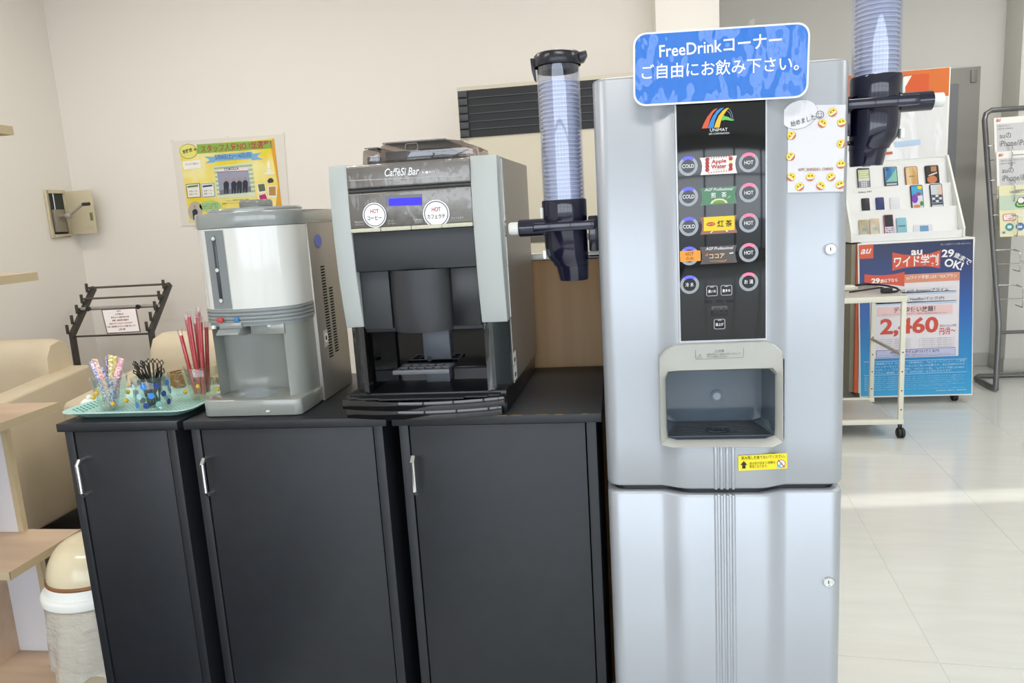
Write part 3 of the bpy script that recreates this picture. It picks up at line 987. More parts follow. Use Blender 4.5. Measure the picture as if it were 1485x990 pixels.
# niche
b = MB().box(-.527, -.276, 1.585, 1.60, .968, 1.112).box(-.533, -.525, 1.505, 1.60, .968, 1.112).box(-.278, -.270, 1.505, 1.60, .968, 1.112).box(-.527, -.276, 1.505, 1.60, 1.108, 1.113)
b.build('niche_liner', gloss_black, K)
for x0, x1, s_ in ((KX0 - .008, -.529, 1), (-.274, KX1 - .003, -1)):
    b = MB()
    A = []
    for i in range(9):
        t_ = i / 8
        xx = x0 + (x1 - x0) * t_
        tt = t_ if s_ > 0 else 1 - t_
        A.append((xx, 1.520 - .052 * math.sin(tt * math.pi / 2), .968))
    b.strip(A, [(x, y, 1.112) for x, y, _ in A])
    b.build('smoked_cheek', mat('smoked_plastic', '#1b1d21', .05, coat=.5) if s_ > 0 else clear('smoked_clear', '#8f9896', .25, .04, .5), K, smooth=60)
MB().box(-.272, -.232, 1.523, 1.528, .97, 1.112).build('niche_wing', mat('smoke_grey', '#5c6466', .3), K)
o = MB().box(-.432, -.371, 1.568, 1.586, 1.020, 1.086).build('back_plate', mat('plate_grey', '#565b63', .4), K, bevel=.002)
disc(front(1.568), (623, 520), .006, black_pl, o, .001, 'hole')
MB().box(-.432, -.371, 1.566, 1.586, 1.088, 1.108).build('back_window', mat('window_dark', '#20242a', .04, coat=.8), K, bevel=.001)
b = MB().box(-.484, -.360, 1.496, 1.503, 1.003, 1.012)
for k in range(7):
    b.box(-.478 + k * .0185, -.4755 + k * .0185, 1.503, 1.566, 1.007, 1.012)
b.box(-.480, -.364, 1.530, 1.533, 1.007, 1.012).box(-.480, -.364, 1.555, 1.568, 1.007, 1.012)
b.build('cup_rest', mat('rest_grey', '#6a6d72', .35), K, bevel=.0006)
MB().box(-.428, -.375, 1.560, 1.586, .970, 1.006).build('rest_support', mat('plate_grey', '#3b3f45'), K, bevel=.002)
# base and drip tray
MB().prism([(KX0 - .010, 1.47, CT), (KX1 - .012, 1.47, CT), (KX1 + .004, 1.862, CT), (KX0 + .004, 1.862, CT)], (0, 0, .047)).build('base', black_pl, K, bevel=.002)


def trayarc(x0, x1, ye, yc, n=16):
    return [(x0 + (x1 - x0) * i / n, yc + (ye - yc) * abs(2 * i / n - 1) ** 2) for i in range(n + 1)]


A = trayarc(-.584, -.236, 1.446, 1.414)
MB().prism([(x, y, .9435) for x, y in A] + [(-.236, 1.505, .9435), (-.584, 1.505, .9435)], (0, 0, .020)).build('drip_tray', gloss_black, K, bevel=.0015)
A = trayarc(-.576, -.244, 1.446, 1.419)
MB().prism([(x, y, CT + .001) for x, y in A] + [(-.244, 1.505, CT + .001), (-.576, 1.505, CT + .001)], (0, 0, .0190)).build('tray_skirt', gloss_black, K, bevel=.001)
b = MB()
for k in range(9):
    y0 = 1.434 + k * .0085
    ins = max(0, (1.447 - y0)) * 5.5 + .012
    b.box(-.584 + ins, -.236 - ins, y0, y0 + .0045, .963, .9662)
b.build('drip_grid', mat('grid_black', '#16181b', .4), K)
# hinge and plates on the right side
for z0, z1 in ((1.385, 1.437), (1.300, 1.384), (1.225, 1.299), (1.118, 1.224)):
    MB().lathe((KX1 + .0005, 1.5025, 0), [(.0028, z0), (.0028, z1)], 10).build('hinge', chrome_m, K)
FSide = Frame((KX1 - .0015, 1.505, 0), (.0333, 1, 0), (0, 0, 1))
for z0, z1 in ((1.010, 1.038), (.978, 1.008)):
    sp = shape(FSide, [(.012, z0), (.045, z0 + .001), (.045, z1 + .001), (.012, z1)], white_paper, K, .0008, 'rating_plate', px=False)
    shape(FSide, [(.018, z0 + .006), (.036, z0 + .006), (.036, z0 + .016), (.018, z0 + .016)], ink('#5a5a58'), sp, .0012, px=False)
# hoppers
smoke = clear('smoked_hopper', '#cfc6c2', .25, .05, .35)
lidm = mat('hopper_lid', '#8a807b', .2, coat=.5)
beans = mat('coffee_inside', '#2b201c', .6, noise=('#433026', (140, 140, 140), .2))
for (x0, x1, y0, y1, z1) in ((-.531, -.489, 1.56, 1.70, 1.481), (-.486, -.285, 1.545, 1.74, 1.4875)):
    pr = [(x0, 1.444), (x0 + .004, z1 - .004), (x0 + .010, z1), (x1 - .055 if x1 > -.3 else x1 - .01, z1), (x1 - .022 if x1 > -.3 else x1 - .004, z1 - .005), (x1 - .002, z1 - .014), (x1, 1.444)]
    h_ = MB().prism([(x, y0, z) for x, z in pr], (0, y1 - y0, 0)).build('hopper', smoke, K, bevel=.002)
    MB().box(x0 + .008, x1 - (.05 if x1 > -.3 else .008), y0 + .01, y1 - .02, 1.443, z1 - .016).build('contents', beans, h_, bevel=.003)
    MB().box(x0 + .006, x1 - .06 if x1 > -.3 else x1 - .006, y0 + .004, y1 - .004, z1, z1 + .003).build('lid', lidm, h_, bevel=.001)
FH = front(1.545)
q0 = FH.uv(597, 213)
outline(FH, rrect(q0.x - .014, q0.x + .014, q0.y - .008, q0.y + .008, .006, 5), .0016, mat('hopper_edge', '#7b706b', .3), h_, .001, 'grip')

# ------------------------------------------------------------------ water cooler
W = thing('water_cooler', 'grey and white tabletop water cooler with curved front', 'water cooler', (-.80, 1.64, CT))
WX0, WX1, WC = -.916, -.690, -.803
wwhite = mat('cooler_white', '#d9dad6', .16, coat=.7)
wgrey = mat('cooler_grey', '#8f9492', .14, coat=.7)
wgrey2 = mat('cooler_band', '#8a8f90', .3)
wlow = mat('cooler_low_grey', '#90948f', .16, coat=.6)


def warc(g=0.0, n=20):
    """curved front in plan, from right to left"""
    return [(WC + (.113 - g) * math.cos(math.radians(a)), 1.558 - (.072 - g) * math.sin(math.radians(a)) ** .85) for a in [i * 180 / n for i in range(n + 1)]]


def wsolid(name, m, z0, z1, g, back, bev=.0):
    A_ = warc(g)
    pts = [(x, y, z0) for x, y in A_] + [(WX0 + g, back, z0), (WX1 - g, back, z0)]
    return MB().prism(pts, (0, 0, z1 - z0)).build(name, m, W, bevel=bev, smooth=40)


wsolid('tank', wwhite, 1.160, 1.333, 0, 1.600)
top_ = wsolid('top_rim', wgrey, 1.333, 1.366, -.002, 1.79, .004)
for k in range(4):
    z = 1.1285 + k * .008
    wsolid('band_ridge', wgrey2, z, z + .0068, -.0015, 1.600, .0015)
wsolid('band_core', wgrey2, 1.122, 1.160, .002, 1.600)
MB().lathe((WC, 1.60, 0), [(.102, 1.366), (.102, 1.371), (.098, 1.3745), (0, 1.3745)], 40, cap0=False, cap1=False).build('lid', wgrey, W, smooth=40)
MB().lathe((WC + .002, 1.60, 0), [(.036, 1.3745), (.036, 1.388), (.033, 1.392), (0, 1.392)], 28, cap0=False, cap1=False).build('lid_knob', mat('knob_grey', '#7c807b', .25), W, smooth=40)
# lower column: cheeks and concave niche
A_ = warc(.004)
lo = [p for p in A_ if p[0] > WC + .074]
li = [p for p in A_ if p[0] < WC - .094]
MB().prism([(x, y, .955) for x, y in lo] + [(WC + .070, 1.600, .955), (WX1 - .004, 1.600, .955)], (0, 0, .170)).build('cheek', wlow, W, smooth=40)
MB().prism([(x, y, .955) for x, y in li] + [(WX0 + .004, 1.600, .955), (WC - .092, 1.600, .955)], (0, 0, .170)).build('cheek', wlow, W, smooth=40)
nb = [(WC - .012 + .088 * math.cos(math.radians(a)), 1.545 + .052 * math.sin(math.radians(a))) for a in range(0, 181, 10)]
b = MB().strip([(x, y, .955) for x, y in nb], [(x, y, 1.125) for x, y in nb])
b.build('niche', wlow, W, smooth=60)
# drip base
bp = [(WX0 - .002, 1.482), (WX0 + .010, 1.4755), (WX1 - .012, 1.4755), (WX1 + .000, 1.484), (WX1 + .001, 1.600), (WX0 - .002, 1.600)]
MB().prism([(x, y, CT + .001) for x, y in bp], (0, 0, .037)).build('drip_base', wlow, W, bevel=.004, smooth=30)
el = [(WC - .004 + .040 * math.cos(a), 1.530 + .030 * math.sin(a)) for a in [2 * math.pi * i / 32 for i in range(32)]]
MB().prism([(x, y, CT + .0375) for x, y in el], (0, 0, .0015)).build('drip_plate', mat('drip_blue', '#8b98a0', .15), W)
# taps
MB().box(-.860, -.808, 1.483, 1.53, 1.118, 1.132).build('tap_block', wgrey, W, bevel=.002)
MB().prism([(-.862, 1.482, 1.118), (-.862, 1.470, 1.110), (-.862, 1.470, 1.106), (-.862, 1.50, 1.100), (-.862, 1.53, 1.100), (-.862, 1.53, 1.118)], (.052, 0, 0)).build('tap_lever', wgrey, W, bevel=.0015)
MB().box(-.862, -.849, 1.4795, 1.486, 1.1335, 1.1425).build('hot_tab', mat('red_tab', '#c93a36', .3), W, bevel=.001)
MB().box(-.822, -.812, 1.4795, 1.486, 1.1335, 1.1425).build('cold_tab', mat('blue_tab', '#3c7fc0', .3), W, bevel=.001)
MB().box(-.800, -.722, 1.505, 1.55, 1.100, 1.124).build('tap_block', wlow, W, bevel=.002)
for x in (-.885, -.755):
    MB().lathe((x, 1.505, 0), [(.005, 1.117), (.005, 1.124)], 12).build('nozzle', white_pl, W)
# level gauge
Fg = front(1.5)
sx = lambda x: next(y for xx, y in sorted(((abs(a[0] - x), a[1]) for a in warc(0, 90))))
gx0, gx1 = -.874, -.826
b = MB()
A1 = [(gx0 + (gx1 - gx0) * i / 6) for i in range(7)]
b.strip([(x, sx(x) - .0015, 1.1615) for x in A1], [(x, sx(x) - .0015, 1.330) for x in A1])
g_ = b.build('level_gauge', mat('gauge_grey', '#7f8587', .25), W, smooth=60)
xs = -.850
MB().box(xs - .004, xs + .004, sx(xs) - .0035, sx(xs), 1.176, 1.318).build('gauge_slot', mat('gauge_dark', '#3a3f44', .2), g_, bevel=.001)
for z in (1.180, 1.246, 1.313):
    MB().lathe((xs, sx(xs) - .004, z), [(.0042, .001), (.0042, -.001), (.0, -.001)], 14, 'y', cap1=False).build('screw', chrome_m, g_)
# indicator and print on the rim
disc(front(sx(-.86) - .0035), (317, 332), .0022, ink('#a5542f'), top_, .0005, 'indicator', 12)
letter(front(sx(-.88) - .006), 'AQUA 01', (301, 333), (312, 332), 2.4, ink('#dfe1e0'), top_, .0005)
# steel rear box with vents
MB().box(WX0 + .004, WX1 + .004, 1.600, 1.785, CT + .001, 1.334).build('steel_body', mat('cooler_steel', '#aba69e', .36, metal=.45), W, bevel=.002)
b = MB()
for k in range(33):
    z = 1.230 - k * .0067
    b.box(WX1 + .0035, WX1 + .0048, 1.652, 1.674, z, z + .0034)
for k in range(24):
    z = 1.176 - k * .0067
    b.box(WX1 + .0035, WX1 + .0048, 1.690, 1.711, z, z + .0034)
vv = b.build('vent_slits', mat('vent_dark', '#15140f', .8), W)
vv['kind'] = 'stuff'
FWs = Frame((WX1 + .0042, 1.6, 0), (0, 1, 0), (0, 0, 1))
pl_ = shape(FWs, [(.026, 1.045), (.054, 1.047), (.054, 1.086), (.026, 1.084)], mat('plate_pale', '#d2d2d0', .3), W, .0006, 'drain_plate', px=False)
disc(FWs, (.041, 1.066), .011, chrome_m, pl_, .0012, 'plug', px=False, ri=.006)
disc(FWs, (.041, 1.066), .006, ink('#33363c'), pl_, .0012, 'plug_hole', px=False)
el = [(.052 + .020 * math.cos(a), 1.292 + .0155 * math.sin(a)) for a in [2 * math.pi * i / 28 for i in range(28)]]
shape(FWs, el, ink('#4a5fd0', coat=.5), W, .0008, 'blue_sticker', px=False)
MB().prism([(-.772, 1.4752, CT + .010), (-.764, 1.4752, CT + .010), (-.762, 1.4752, CT + .014), (-.770, 1.4752, CT + .014)], (0, .001, 0)).build('logo', ink('#e4e6e4'), W)

# ------------------------------------------------------------------ turquoise tray with cups, sticks and straws
TC = Vector((-1.113, 1.592))
tq = mat('turquoise_plastic', '#b4ddd5', .35)
tr = thing('turquoise_tray', 'pale turquoise plastic tray with woven pattern on the narrow cabinet', 'tray', (TC.x, TC.y, CT))


def trr(hx, hy, r_, z):
    return [Vector((TC.x + x, TC.y + y, z)) for x, y in rrect(-hx, hx, -hy, hy, r_, 6)]


MB().loft([trr(.128, .095, .03, CT + .0005), trr(.132, .099, .03, CT + .002), trr(.158, .122, .035, CT + .017), trr(.163, .127, .038, CT + .0175), trr(.163, .127, .038, CT + .0195), trr(.156, .120, .035, CT + .0195), trr(.130, .097, .03, CT + .005), trr(.126, .093, .03, CT + .004)]).build('body', tq, tr, smooth=40)
b = MB()
dk = mat('weave_teal', '#4aa094', .5)
for i in range(-11, 12):
    for j in range(-8, 9):
        x, y = TC.x + i * .0112, TC.y + j * .0112
        b.add([(x - .0034, y, CT + .0045), (x, y - .0034, CT + .0045), (x + .0034, y, CT + .0045), (x, y + .0034, CT + .0045)], [(0, 1, 2, 3)])
for s_ in (-1, 1):                       # pattern running up the short sides
    for i in range(3):
        for j in range(-8, 9):
            t_ = (.25 + i * .25)
            x, y, z = TC.x + s_ * (.130 + .026 * t_), TC.y + j * .0118, CT + .0056 + .0145 * t_
            b.add([(x - s_ * .0036, y, z - .002), (x, y - .0038, z), (x + s_ * .0036, y, z + .002), (x, y + .0038, z)], [(0, 1, 2, 3)])
b.build('weave', dk, tr)['kind'] = 'stuff'

TZ = CT + .005
glass_m = clear('cup_glass', '#f6faf8', .15, .02, .5)


def tumbler(name, label, c, rb, rt, h, m, gl='glass cup'):
    o_ = thing(name, label, 'cup', (c.x, c.y, TZ))
    MB().lathe((c.x, c.y, TZ), [(0, .0), (rb * .9, 0), (rb, .004), (rt, h - .001), (rt - .0008, h), (rt - .0018, h - .001), (rb - .0018, .006), (0, .005)], 36, cap0=False, cap1=False).build('body', m, o_, smooth=50)
    return o_


def sticks(n, c, rb, rt, h, lo, hi, seed, maker):
    rr = random.Random(seed)
    for k in range(n):
        a = 2 * math.pi * k / n + rr.uniform(-.3, .3)
        q_ = rb * rr.uniform(.1, .6)
        a2 = a + rr.uniform(-.8, .8) + (math.pi if rr.random() < .35 else 0)
        L = rr.uniform(lo, hi)
        p0 = Vector((c.x + q_ * math.cos(a), c.y + q_ * math.sin(a), TZ + .007))
        e = Vector((c.x + (rt - .008) * math.cos(a2) * rr.uniform(.3, 1), c.y + (rt - .008) * math.sin(a2) * rr.uniform(.3, 1), TZ + h))
        d_ = (e - p0).normalized()
        maker(k, p0, p0 + d_ * L, d_)


# cup one: patterned paper sticks
c1 = at(164, 592, Z=TZ).xy
cu1 = tumbler('glass_cup', 'clear glass cup with yellow bear motif holding patterned sugar sticks', c1, .027, .042, .078, glass_m)
for k in range(7):
    a = k * .9
    MB().lathe((c1.x + .0375 * math.cos(a), c1.y + .0375 * math.sin(a), TZ + .018 + (k % 3) * .014), [(0, -.006), (.0045, -.003), (.0055, .001), (.003, .005), (0, .007)], 8, cap0=False, cap1=False).build('bear_motif', mat('yellow_glass', '#d9b53a', .2), cu1)
pats = [('#6a5fc0', '#e9e6f4'), ('#e9a9bb', '#f7e3e6'), ('#e7c64a', '#f3ecc0'), ('#5d63b8', '#dfe0f0'), ('#a49a63', '#e9e5cf'), ('#e58fa6', '#f6dfe0'), ('#8c86cf', '#f0eef8'), ('#c9b35a', '#efe9d2'), ('#4f55a8', '#e4e2f2'), ('#e79a8e', '#f7e6dc')]
names = ['violet', 'pink', 'yellow', 'blue', 'olive', 'rose', 'lavender', 'mustard', 'indigo', 'coral']


def sugar(k, p0, p1, d_):
    i = k % 10
    m = mat('sugar_' + names[i], pats[i][0], .5, noise=(pats[i][1], (210, 210, 210), .06))
    s_ = d_.cross(Vector((0, 1, .1))).normalized()
    t_ = s_.cross(d_)
    rings_ = []
    L = (p1 - p0).length
    for f_, w, th in ((0, .0064, .0006), (.05, .0066, .0036), (.5, .0068, .0044), (.92, .0066, .0036), (1, .0070, .0006)):
        rings_.append([p0 + d_ * L * f_ + s_ * w * math.cos(a) + t_ * th * math.sin(a) for a in [2 * math.pi * i_ / 10 for i_ in range(10)]])
    o_ = MB().loft(rings_).build('sugar_stick', m, smooth=50)
    tag(o_, '%s patterned paper sugar stick standing in the bear motif glass cup' % names[i], 'sugar stick', 'sugar sticks in the glass cup')


sticks(10, c1, .022, .036, .078, .108, .126, 3, sugar)
# cup two: dotted plastic cup of black stirrers
c2 = at(224, 590, Z=TZ).xy
cu2 = tumbler('dotted_cup', 'clear plastic cup with blue and turquoise dots holding black stirrers', c2, .0385, .0425, .076, glass_m)
dots = ['#23448f', '#bcd8ec', '#2f86dd', '#86c7bf', '#2f86dd', '#23448f', '#a9cbdc']
for row in range(3):
    for k in range(9):
        a = 2 * math.pi * (k + .5 * (row % 2)) / 9
        z = .013 + row * .0225
        rad = .0385 + .004 * z / .076 + .0004
        b = MB()
        pts = []
        for i in range(16):
            u_, v_ = .0072 * math.cos(2 * math.pi * i / 16), .0072 * math.sin(2 * math.pi * i / 16)
            aa = a + u_ / rad
            pts.append((c2.x + rad * math.cos(aa), c2.y + rad * math.sin(aa), TZ + z + v_))
        b.poly(pts).build('dot', ink(dots[(k * 3 + row * 2) % 7]), cu2, smooth=0)


def stirrer(k, p0, p1, d_):
    s_ = d_.cross(Vector((.3 * math.sin(k), 1, .0))).normalized()
    t_ = s_.cross(d_)
    b_ = MB().tube([p0, p1 - d_ * .012], .0021, 6)
    c_ = p1 - d_ * .006
    b_.tube([c_ - d_ * .0066, c_ + s_ * .0050, c_ + d_ * .0066, c_ - s_ * .0050], .0014, 6, closed=True)
    b_.tube([p0 + s_ * .004, p0 + t_ * .003, p0 - s_ * .004, p0 - t_ * .003], .0013, 6, closed=True)
    tag(b_.build('stirrer', mat('stirrer_black', '#17120f', .3), smooth=50), 'black plastic stirrer with diamond tip standing in the dotted cup', 'stirrer', 'stirrers in the dotted cup')


sticks(18, c2, .034, .046, .076, .096, .112, 11, stirrer)
# cup three: glass mug of wrapped red straws
c3 = at(296, 576, Z=TZ).xy
cu3 = tumbler('glass_mug', 'clear glass mug with handle holding red straws in clear wrap', c3, .030, .0445, .080, clear('mug_glass', '#fbfaf2', .15, .02, .5))
hp = [(c3.x - .040, c3.y - .004, TZ + .066), (c3.x - .056, c3.y - .006, TZ + .064), (c3.x - .063, c3.y - .007, TZ + .050), (c3.x - .056, c3.y - .006, TZ + .032), (c3.x - .035, c3.y - .004, TZ + .026)]
MB().tube(hp, .0042, 10).build('handle', clear('mug_glass', '#f7f6e6'), cu3, smooth=60)
for k in range(5):
    a = k * 1.25
    MB().lathe((c3.x + .040 * math.cos(a), c3.y + .040 * math.sin(a), TZ + .020 + (k % 3) * .016), [(0, -.006), (.0045, -.003), (.0055, .001), (.003, .005), (0, .007)], 8, cap0=False, cap1=False).build('bear_motif', mat('yellow_glass', '#d9b53a'), cu3)


def straw(k, p0, p1, d_):
    L = (p1 - p0).length
    o_ = thing('red_straw', 'red drinking straw in clear wrap standing in the glass mug', 'straw', p0, 0, 'straws in the glass mug')
    MB().tube([p0 + d_ * .004, p1 - d_ * .014], .0043, 10).build('straw', mat('red_straw', '#cf3347', .35), o_, smooth=60)
    MB().tube([p0, p0 + d_ * .003, p1 - d_ * .010, p1], [.0030, .0054, .0056, .0060], 8).build('wrap', clear('straw_wrap', '#fbf3f3', .3, .08, .4), o_, smooth=60)


for k, L in enumerate((.165, .196, .200, .188, .208, .214, .205, .178, .196)):
    p0 = Vector((c3.x - .013 + .0026 * k, c3.y + (-.010, .006, .0, .011, -.007, .009, -.001, .012, -.011)[k], TZ + .008))
    d_ = (Vector((c3.x - .034 + .0078 * k, p0.y + (-.004, .008, .002, .012, -.006, .006, -.002, .008, -.008)[k], TZ + .190)) - p0).normalized()
    straw(k, p0, p0 + d_ * L, d_)
# wicker basket and white clip behind
bc = at(252, 572, Z=TZ).xy + Vector((0, .05))
bs = thing('wicker_basket', 'small brown wicker basket behind the dotted cup', 'basket', (bc.x, bc.y, TZ))
wk = mat('wicker', '#9b7746', .7)
for k in range(9):
    z = TZ + .003 + k * .0055
    r_ = .024 + .0012 * k
    n_ = 28
    MB().tube([(bc.x + (r_ + (.0012 if (i + k) % 2 else -.0012)) * math.cos(2 * math.pi * i / n_), bc.y + (r_ + (.0012 if (i + k) % 2 else -.0012)) * math.sin(2 * math.pi * i / n_), z) for i in range(n_)], .0026, 6, closed=True).build('strand', wk, bs, smooth=60)
MB().lathe((bc.x, bc.y, TZ), [(.024, 0), (.024, .003), (0, .003)], 20, cap1=False).build('bottom', wk, bs)
wc_ = at(129, 589, Z=TZ)
wcl = thing('white_figurine', 'small white plastic figurine at the end of the turquoise tray', 'figurine', (wc_.x, wc_.y, TZ))
MB().lathe((wc_.x, wc_.y, TZ), [(0, 0), (.017, .0005), (.019, .006), (.015, .014), (.008, .019), (0, .021)], 18, cap0=False, cap1=False).build('body', white_pl, wcl, smooth=60)
MB().lathe((wc_.x + .004, wc_.y, TZ + .023), [(0, -.006), (.006, -.003), (.0065, .001), (.004, .005), (0, .006)], 14, cap0=False, cap1=False).build('head', white_pl, wcl, smooth=60)

# ------------------------------------------------------------------ floor-standing air conditioner
AY = 3.65
A0 = at(662, 127, Y=AY)
AX0, AX1, AZ = A0.x, .30, A0.z
AC = thing('air_conditioner', 'tall cream floor standing air conditioner with black louvred outlet', 'air conditioner', ((AX0 + AX1) / 2, 3.70, 0))
MB().box(AX0, AX1, AY, 3.97 if AX1 < PX0 else PY - .004, .004, AZ).build('cabinet', cream_steel, AC, bevel=.006)
FA = front(AY)
gz1, gz0 = FA.uv(664, 132.5).y, FA.uv(668, 200.5).y
gx0_, gx1_ = AX0 + .004, AX1 - .05
MB().box(gx0_, gx1_, AY - .004, AY, gz0, gz1).build('outlet', mat('outlet_black', '#0e0f13', .5), AC)
for k in range(6):
    z = gz0 + (gz1 - gz0) * (k + .1) / 6
    MB().box(gx0_ + .002, gx0_ + .047, AY - .016, AY - .003, z, z + (gz1 - gz0) / 6 * .86).build('louvre_block', mat('louvre_grey', '#3b3c3f', .45), AC, bevel=.003)
for k in range(5):
    z = gz0 + (gz1 - gz0) * (k + 1) / 6
    MB().box(gx0_ + .05, gx1_ - .004, AY - .009, AY - .003, z - .0022, z + .0022).build('louvre_slat', mat('louvre_slat', '#3c3d42', .4), AC)
MB().box(AX0 + .045, AX1 - .02, AY - .008, AY, .50, gz0 - .012).build('front_panel', mat('cream_panel', '#cbc3b0', .5), AC, bevel=.004)
z_ = FA.uv(775, 346).y
MB().box(AX0 + .05, AX1 - .03, AY - .012, AY - .007, z_ - .018, z_ + .012).build('intake_slot', mat('slot_grey', '#5b5954', .6), AC)
MB().box(AX0 + .03, AX1 - .03, AY - .012, AY, .06, .44).build('intake_panel', mat('cream_panel', '#cbc3b0'), AC, bevel=.004)

# ------------------------------------------------------------------ poster on the back wall
FPo = front(BW - .002)
PO = thing('staff_poster', 'yellow Japanese poster with a group photo in a clear sleeve on the wall', 'poster', (-2.12, BW - .004, 1.38))
shape(FPo, [(249, 205), (412, 194.5), (421, 318), (264, 328)], mat('poster_sleeve', '#e2ddd4', .35, coat=.4), PO, .002, 'sleeve', thick=.0015)
pr_ = shape(FPo, [(260, 212), (397.5, 200), (410, 307.5), (275, 322)], mat('poster_yellow', '#ecd52f', .5, noise=('#f4ecae', (4.5, 4.5, 4.5), .12)), PO, .0035, 'print')
o_ = lambda k: .004 + .0006 * k
shape(FPo, [(392, 207), (397.5, 200), (410, 307.5), (399, 308), (404, 270)], ink('#e2a02c'), PO, o_(0))
shape(FPo, [(286, 209.5), (394.5, 203), (395.5, 215), (287, 223)], ink('#86b24a'), PO, o_(1))
letter(FPo, 'スタッフ人気NO.1総選挙！', (292, 216.5), (394, 208.5), 11, ink('#b8323c'), PO, o_(2), .014)
ell = lambda cx_, cy_, rx_, ry_, n=28: [(cx_ + rx_ * math.cos(2 * math.pi * i / n), cy_ + ry_ * math.sin(2 * math.pi * i / n)) for i in range(n)]
shape(FPo, ell(274, 219.5, 12.8, 10.8), ink('#3b6f3a'), PO, o_(1))
shape(FPo, ell(274, 219.5, 12.2, 10.2), ink('#ece07a'), PO, o_(2))
letter(FPo, '茅野店', (265.5, 221), (279.5, 217), 6, ink('#2c6b33'), PO, o_(3), .02)
letter(FPo, '+', (281.5, 217), (286, 216.6), 4.5, ink('#2c6b33'), PO, o_(3), .04)
shape(FPo, [(297, 227), (312, 227.5), (311, 224.5), (366, 219.8), (367, 223), (380, 221), (373, 227), (382, 231), (366, 232.6), (365, 230), (313, 234), (312, 235.4), (298, 237), (305, 232)], ink('#7db3dc'), PO, o_(1))
letter(FPo, '5月8日(土)〜16日(日)', (313, 229), (365, 224.6), 8, ink('#24418c'), PO, o_(2), .008)
shape(FPo, [(310.5, 241), (365, 236), (371, 284.5), (316, 288)], ink('#d7e3c8'), PO, o_(1), 'photo_border')
for k in range(7):
    y = 243 + k * 6.2
    shape(FPo, [(311 + k * .75, y), (366 + k * .75, y - 4.8), (366.4 + k * .75, y - 2), (311.4 + k * .75, y + 2.6)], ink('#a9bd9c'), PO, o_(2))
ph = shape(FPo, [(315, 246.5), (360, 242), (365, 277.5), (320, 282.5)], ink('#9aa0b4'), PO, o_(3), 'photo')
shape(FPo, [(315, 246.5), (360, 242), (360.8, 247), (315.7, 248.9)], ink('#e9e6ea'), ph, o_(4))
letter(FPo, 'COROLLA', (326, 246), (347, 244), 4, ink('#2a3a8c'), ph, o_(5), .02)
shape(FPo, [(315.8, 249.2), (361, 247), (361, 247.9), (315.9, 250)], ink('#c04a5c'), ph, o_(5))
shape(FPo, [(319, 276), (364.2, 270), (365, 277.5), (320, 282.5)], ink('#7a7c86'), ph, o_(4))
for x, y in ((329, 268), (340, 268), (348, 267.4), (356.5, 266.5)):      # plain figures in the group photo
    shape(FPo, [(x - 4, y - 2), (x - 2, y - 5), (x + 2, y - 5.2), (x + 4, y - 2.2), (x + 3.2, y + 12), (x + .6, y + 13), (x, y + 5), (x - 1.4, y + 13), (x - 3, y + 12.4)], ink('#2b3040'), ph, o_(6))
    shape(FPo, ell(x - .2, y - 7.6, 1.7, 2.4, 12), ink('#b98f7c'), ph, o_(7))
for pts, hc, edge in (([(270, 267), (290.5, 265.5), (292, 286), (272.5, 287.5)], '#4c8a3c', '#8f4a3a'), ([(292, 266.5), (311, 265), (313, 284.5), (294, 286.4)], '#2b4f86', '#6fa0c8')):
    c_ = shape(FPo, pts, ink(edge), PO, o_(1), 'card')
    m0 = Vector((sum(p[0] for p in pts) / 4, sum(p[1] for p in pts) / 4))
    shape(FPo, [tuple(m0 + (Vector(p) - m0) * .9) for p in pts], ink('#f0eee6'), c_, o_(2))
    shape(FPo, [(pts[0][0] + 2.5, pts[0][1] + 2.5), (pts[1][0] - 2.5, pts[1][1] + 2.4), (pts[1][0] - 2.2, pts[1][1] + 5), (pts[0][0] + 2.8, pts[0][1] + 5.2)], ink(hc), c_, o_(3))
    for k in range(2):
        letter(FPo, '投票してね', (m0.x - 6, m0.y + 1 + k * 4.4), (m0.x + 6, m0.y + .3 + k * 4.4), 2.4, ink('#4a4a4a'), c_, o_(3))
sb_ = shape(FPo, [(265, 234), (291, 231.6), (292.4, 243), (281, 244.6), (278.5, 247.6), (277, 245), (267, 246.2)], ink('#f4f2ea'), PO, o_(1), 'speech_bubble')
letter(FPo, 'みんなで選ぼう', (270, 238.4), (289, 236.8), 2.6, ink('#555555'), sb_, o_(2))
shape(FPo, ell(284, 306, 10.4, 14), ink('#b9b2a6'), PO, o_(1), 'portrait')
shape(FPo, [(279.5, 306), (282, 303), (285, 303), (287.5, 306), (287, 318), (281, 318)], ink('#262d3e'), PO, o_(2))
shape(FPo, ell(283, 299.6, 1.9, 2.6, 12), ink('#b98f7c'), PO, o_(2))
gb = shape(FPo, ell(306, 299, 16.2, 8.2) , ink('#a9cf8e'), PO, o_(1), 'speech_bubble')
for k, s_ in enumerate(('たくさんの投票を', 'お待ちしております', 'よろしくお願いします')):
    letter(FPo, s_, (293.5, 296.6 + k * 2.9), (317, 295.4 + k * 2.9), 2, ink('#2c4a28'), gb, o_(2))
letter(FPo, 'スタッフ投票で抽選に参加', (328, 291), (361, 288.8), 2.5, ink('#6a5a1a'), PO, o_(1))
letter(FPo, '素敵なプレゼントが当たるチャンス！', (322.5, 295.4), (366, 292), 2.5, ink('#6a5a1a'), PO, o_(1))
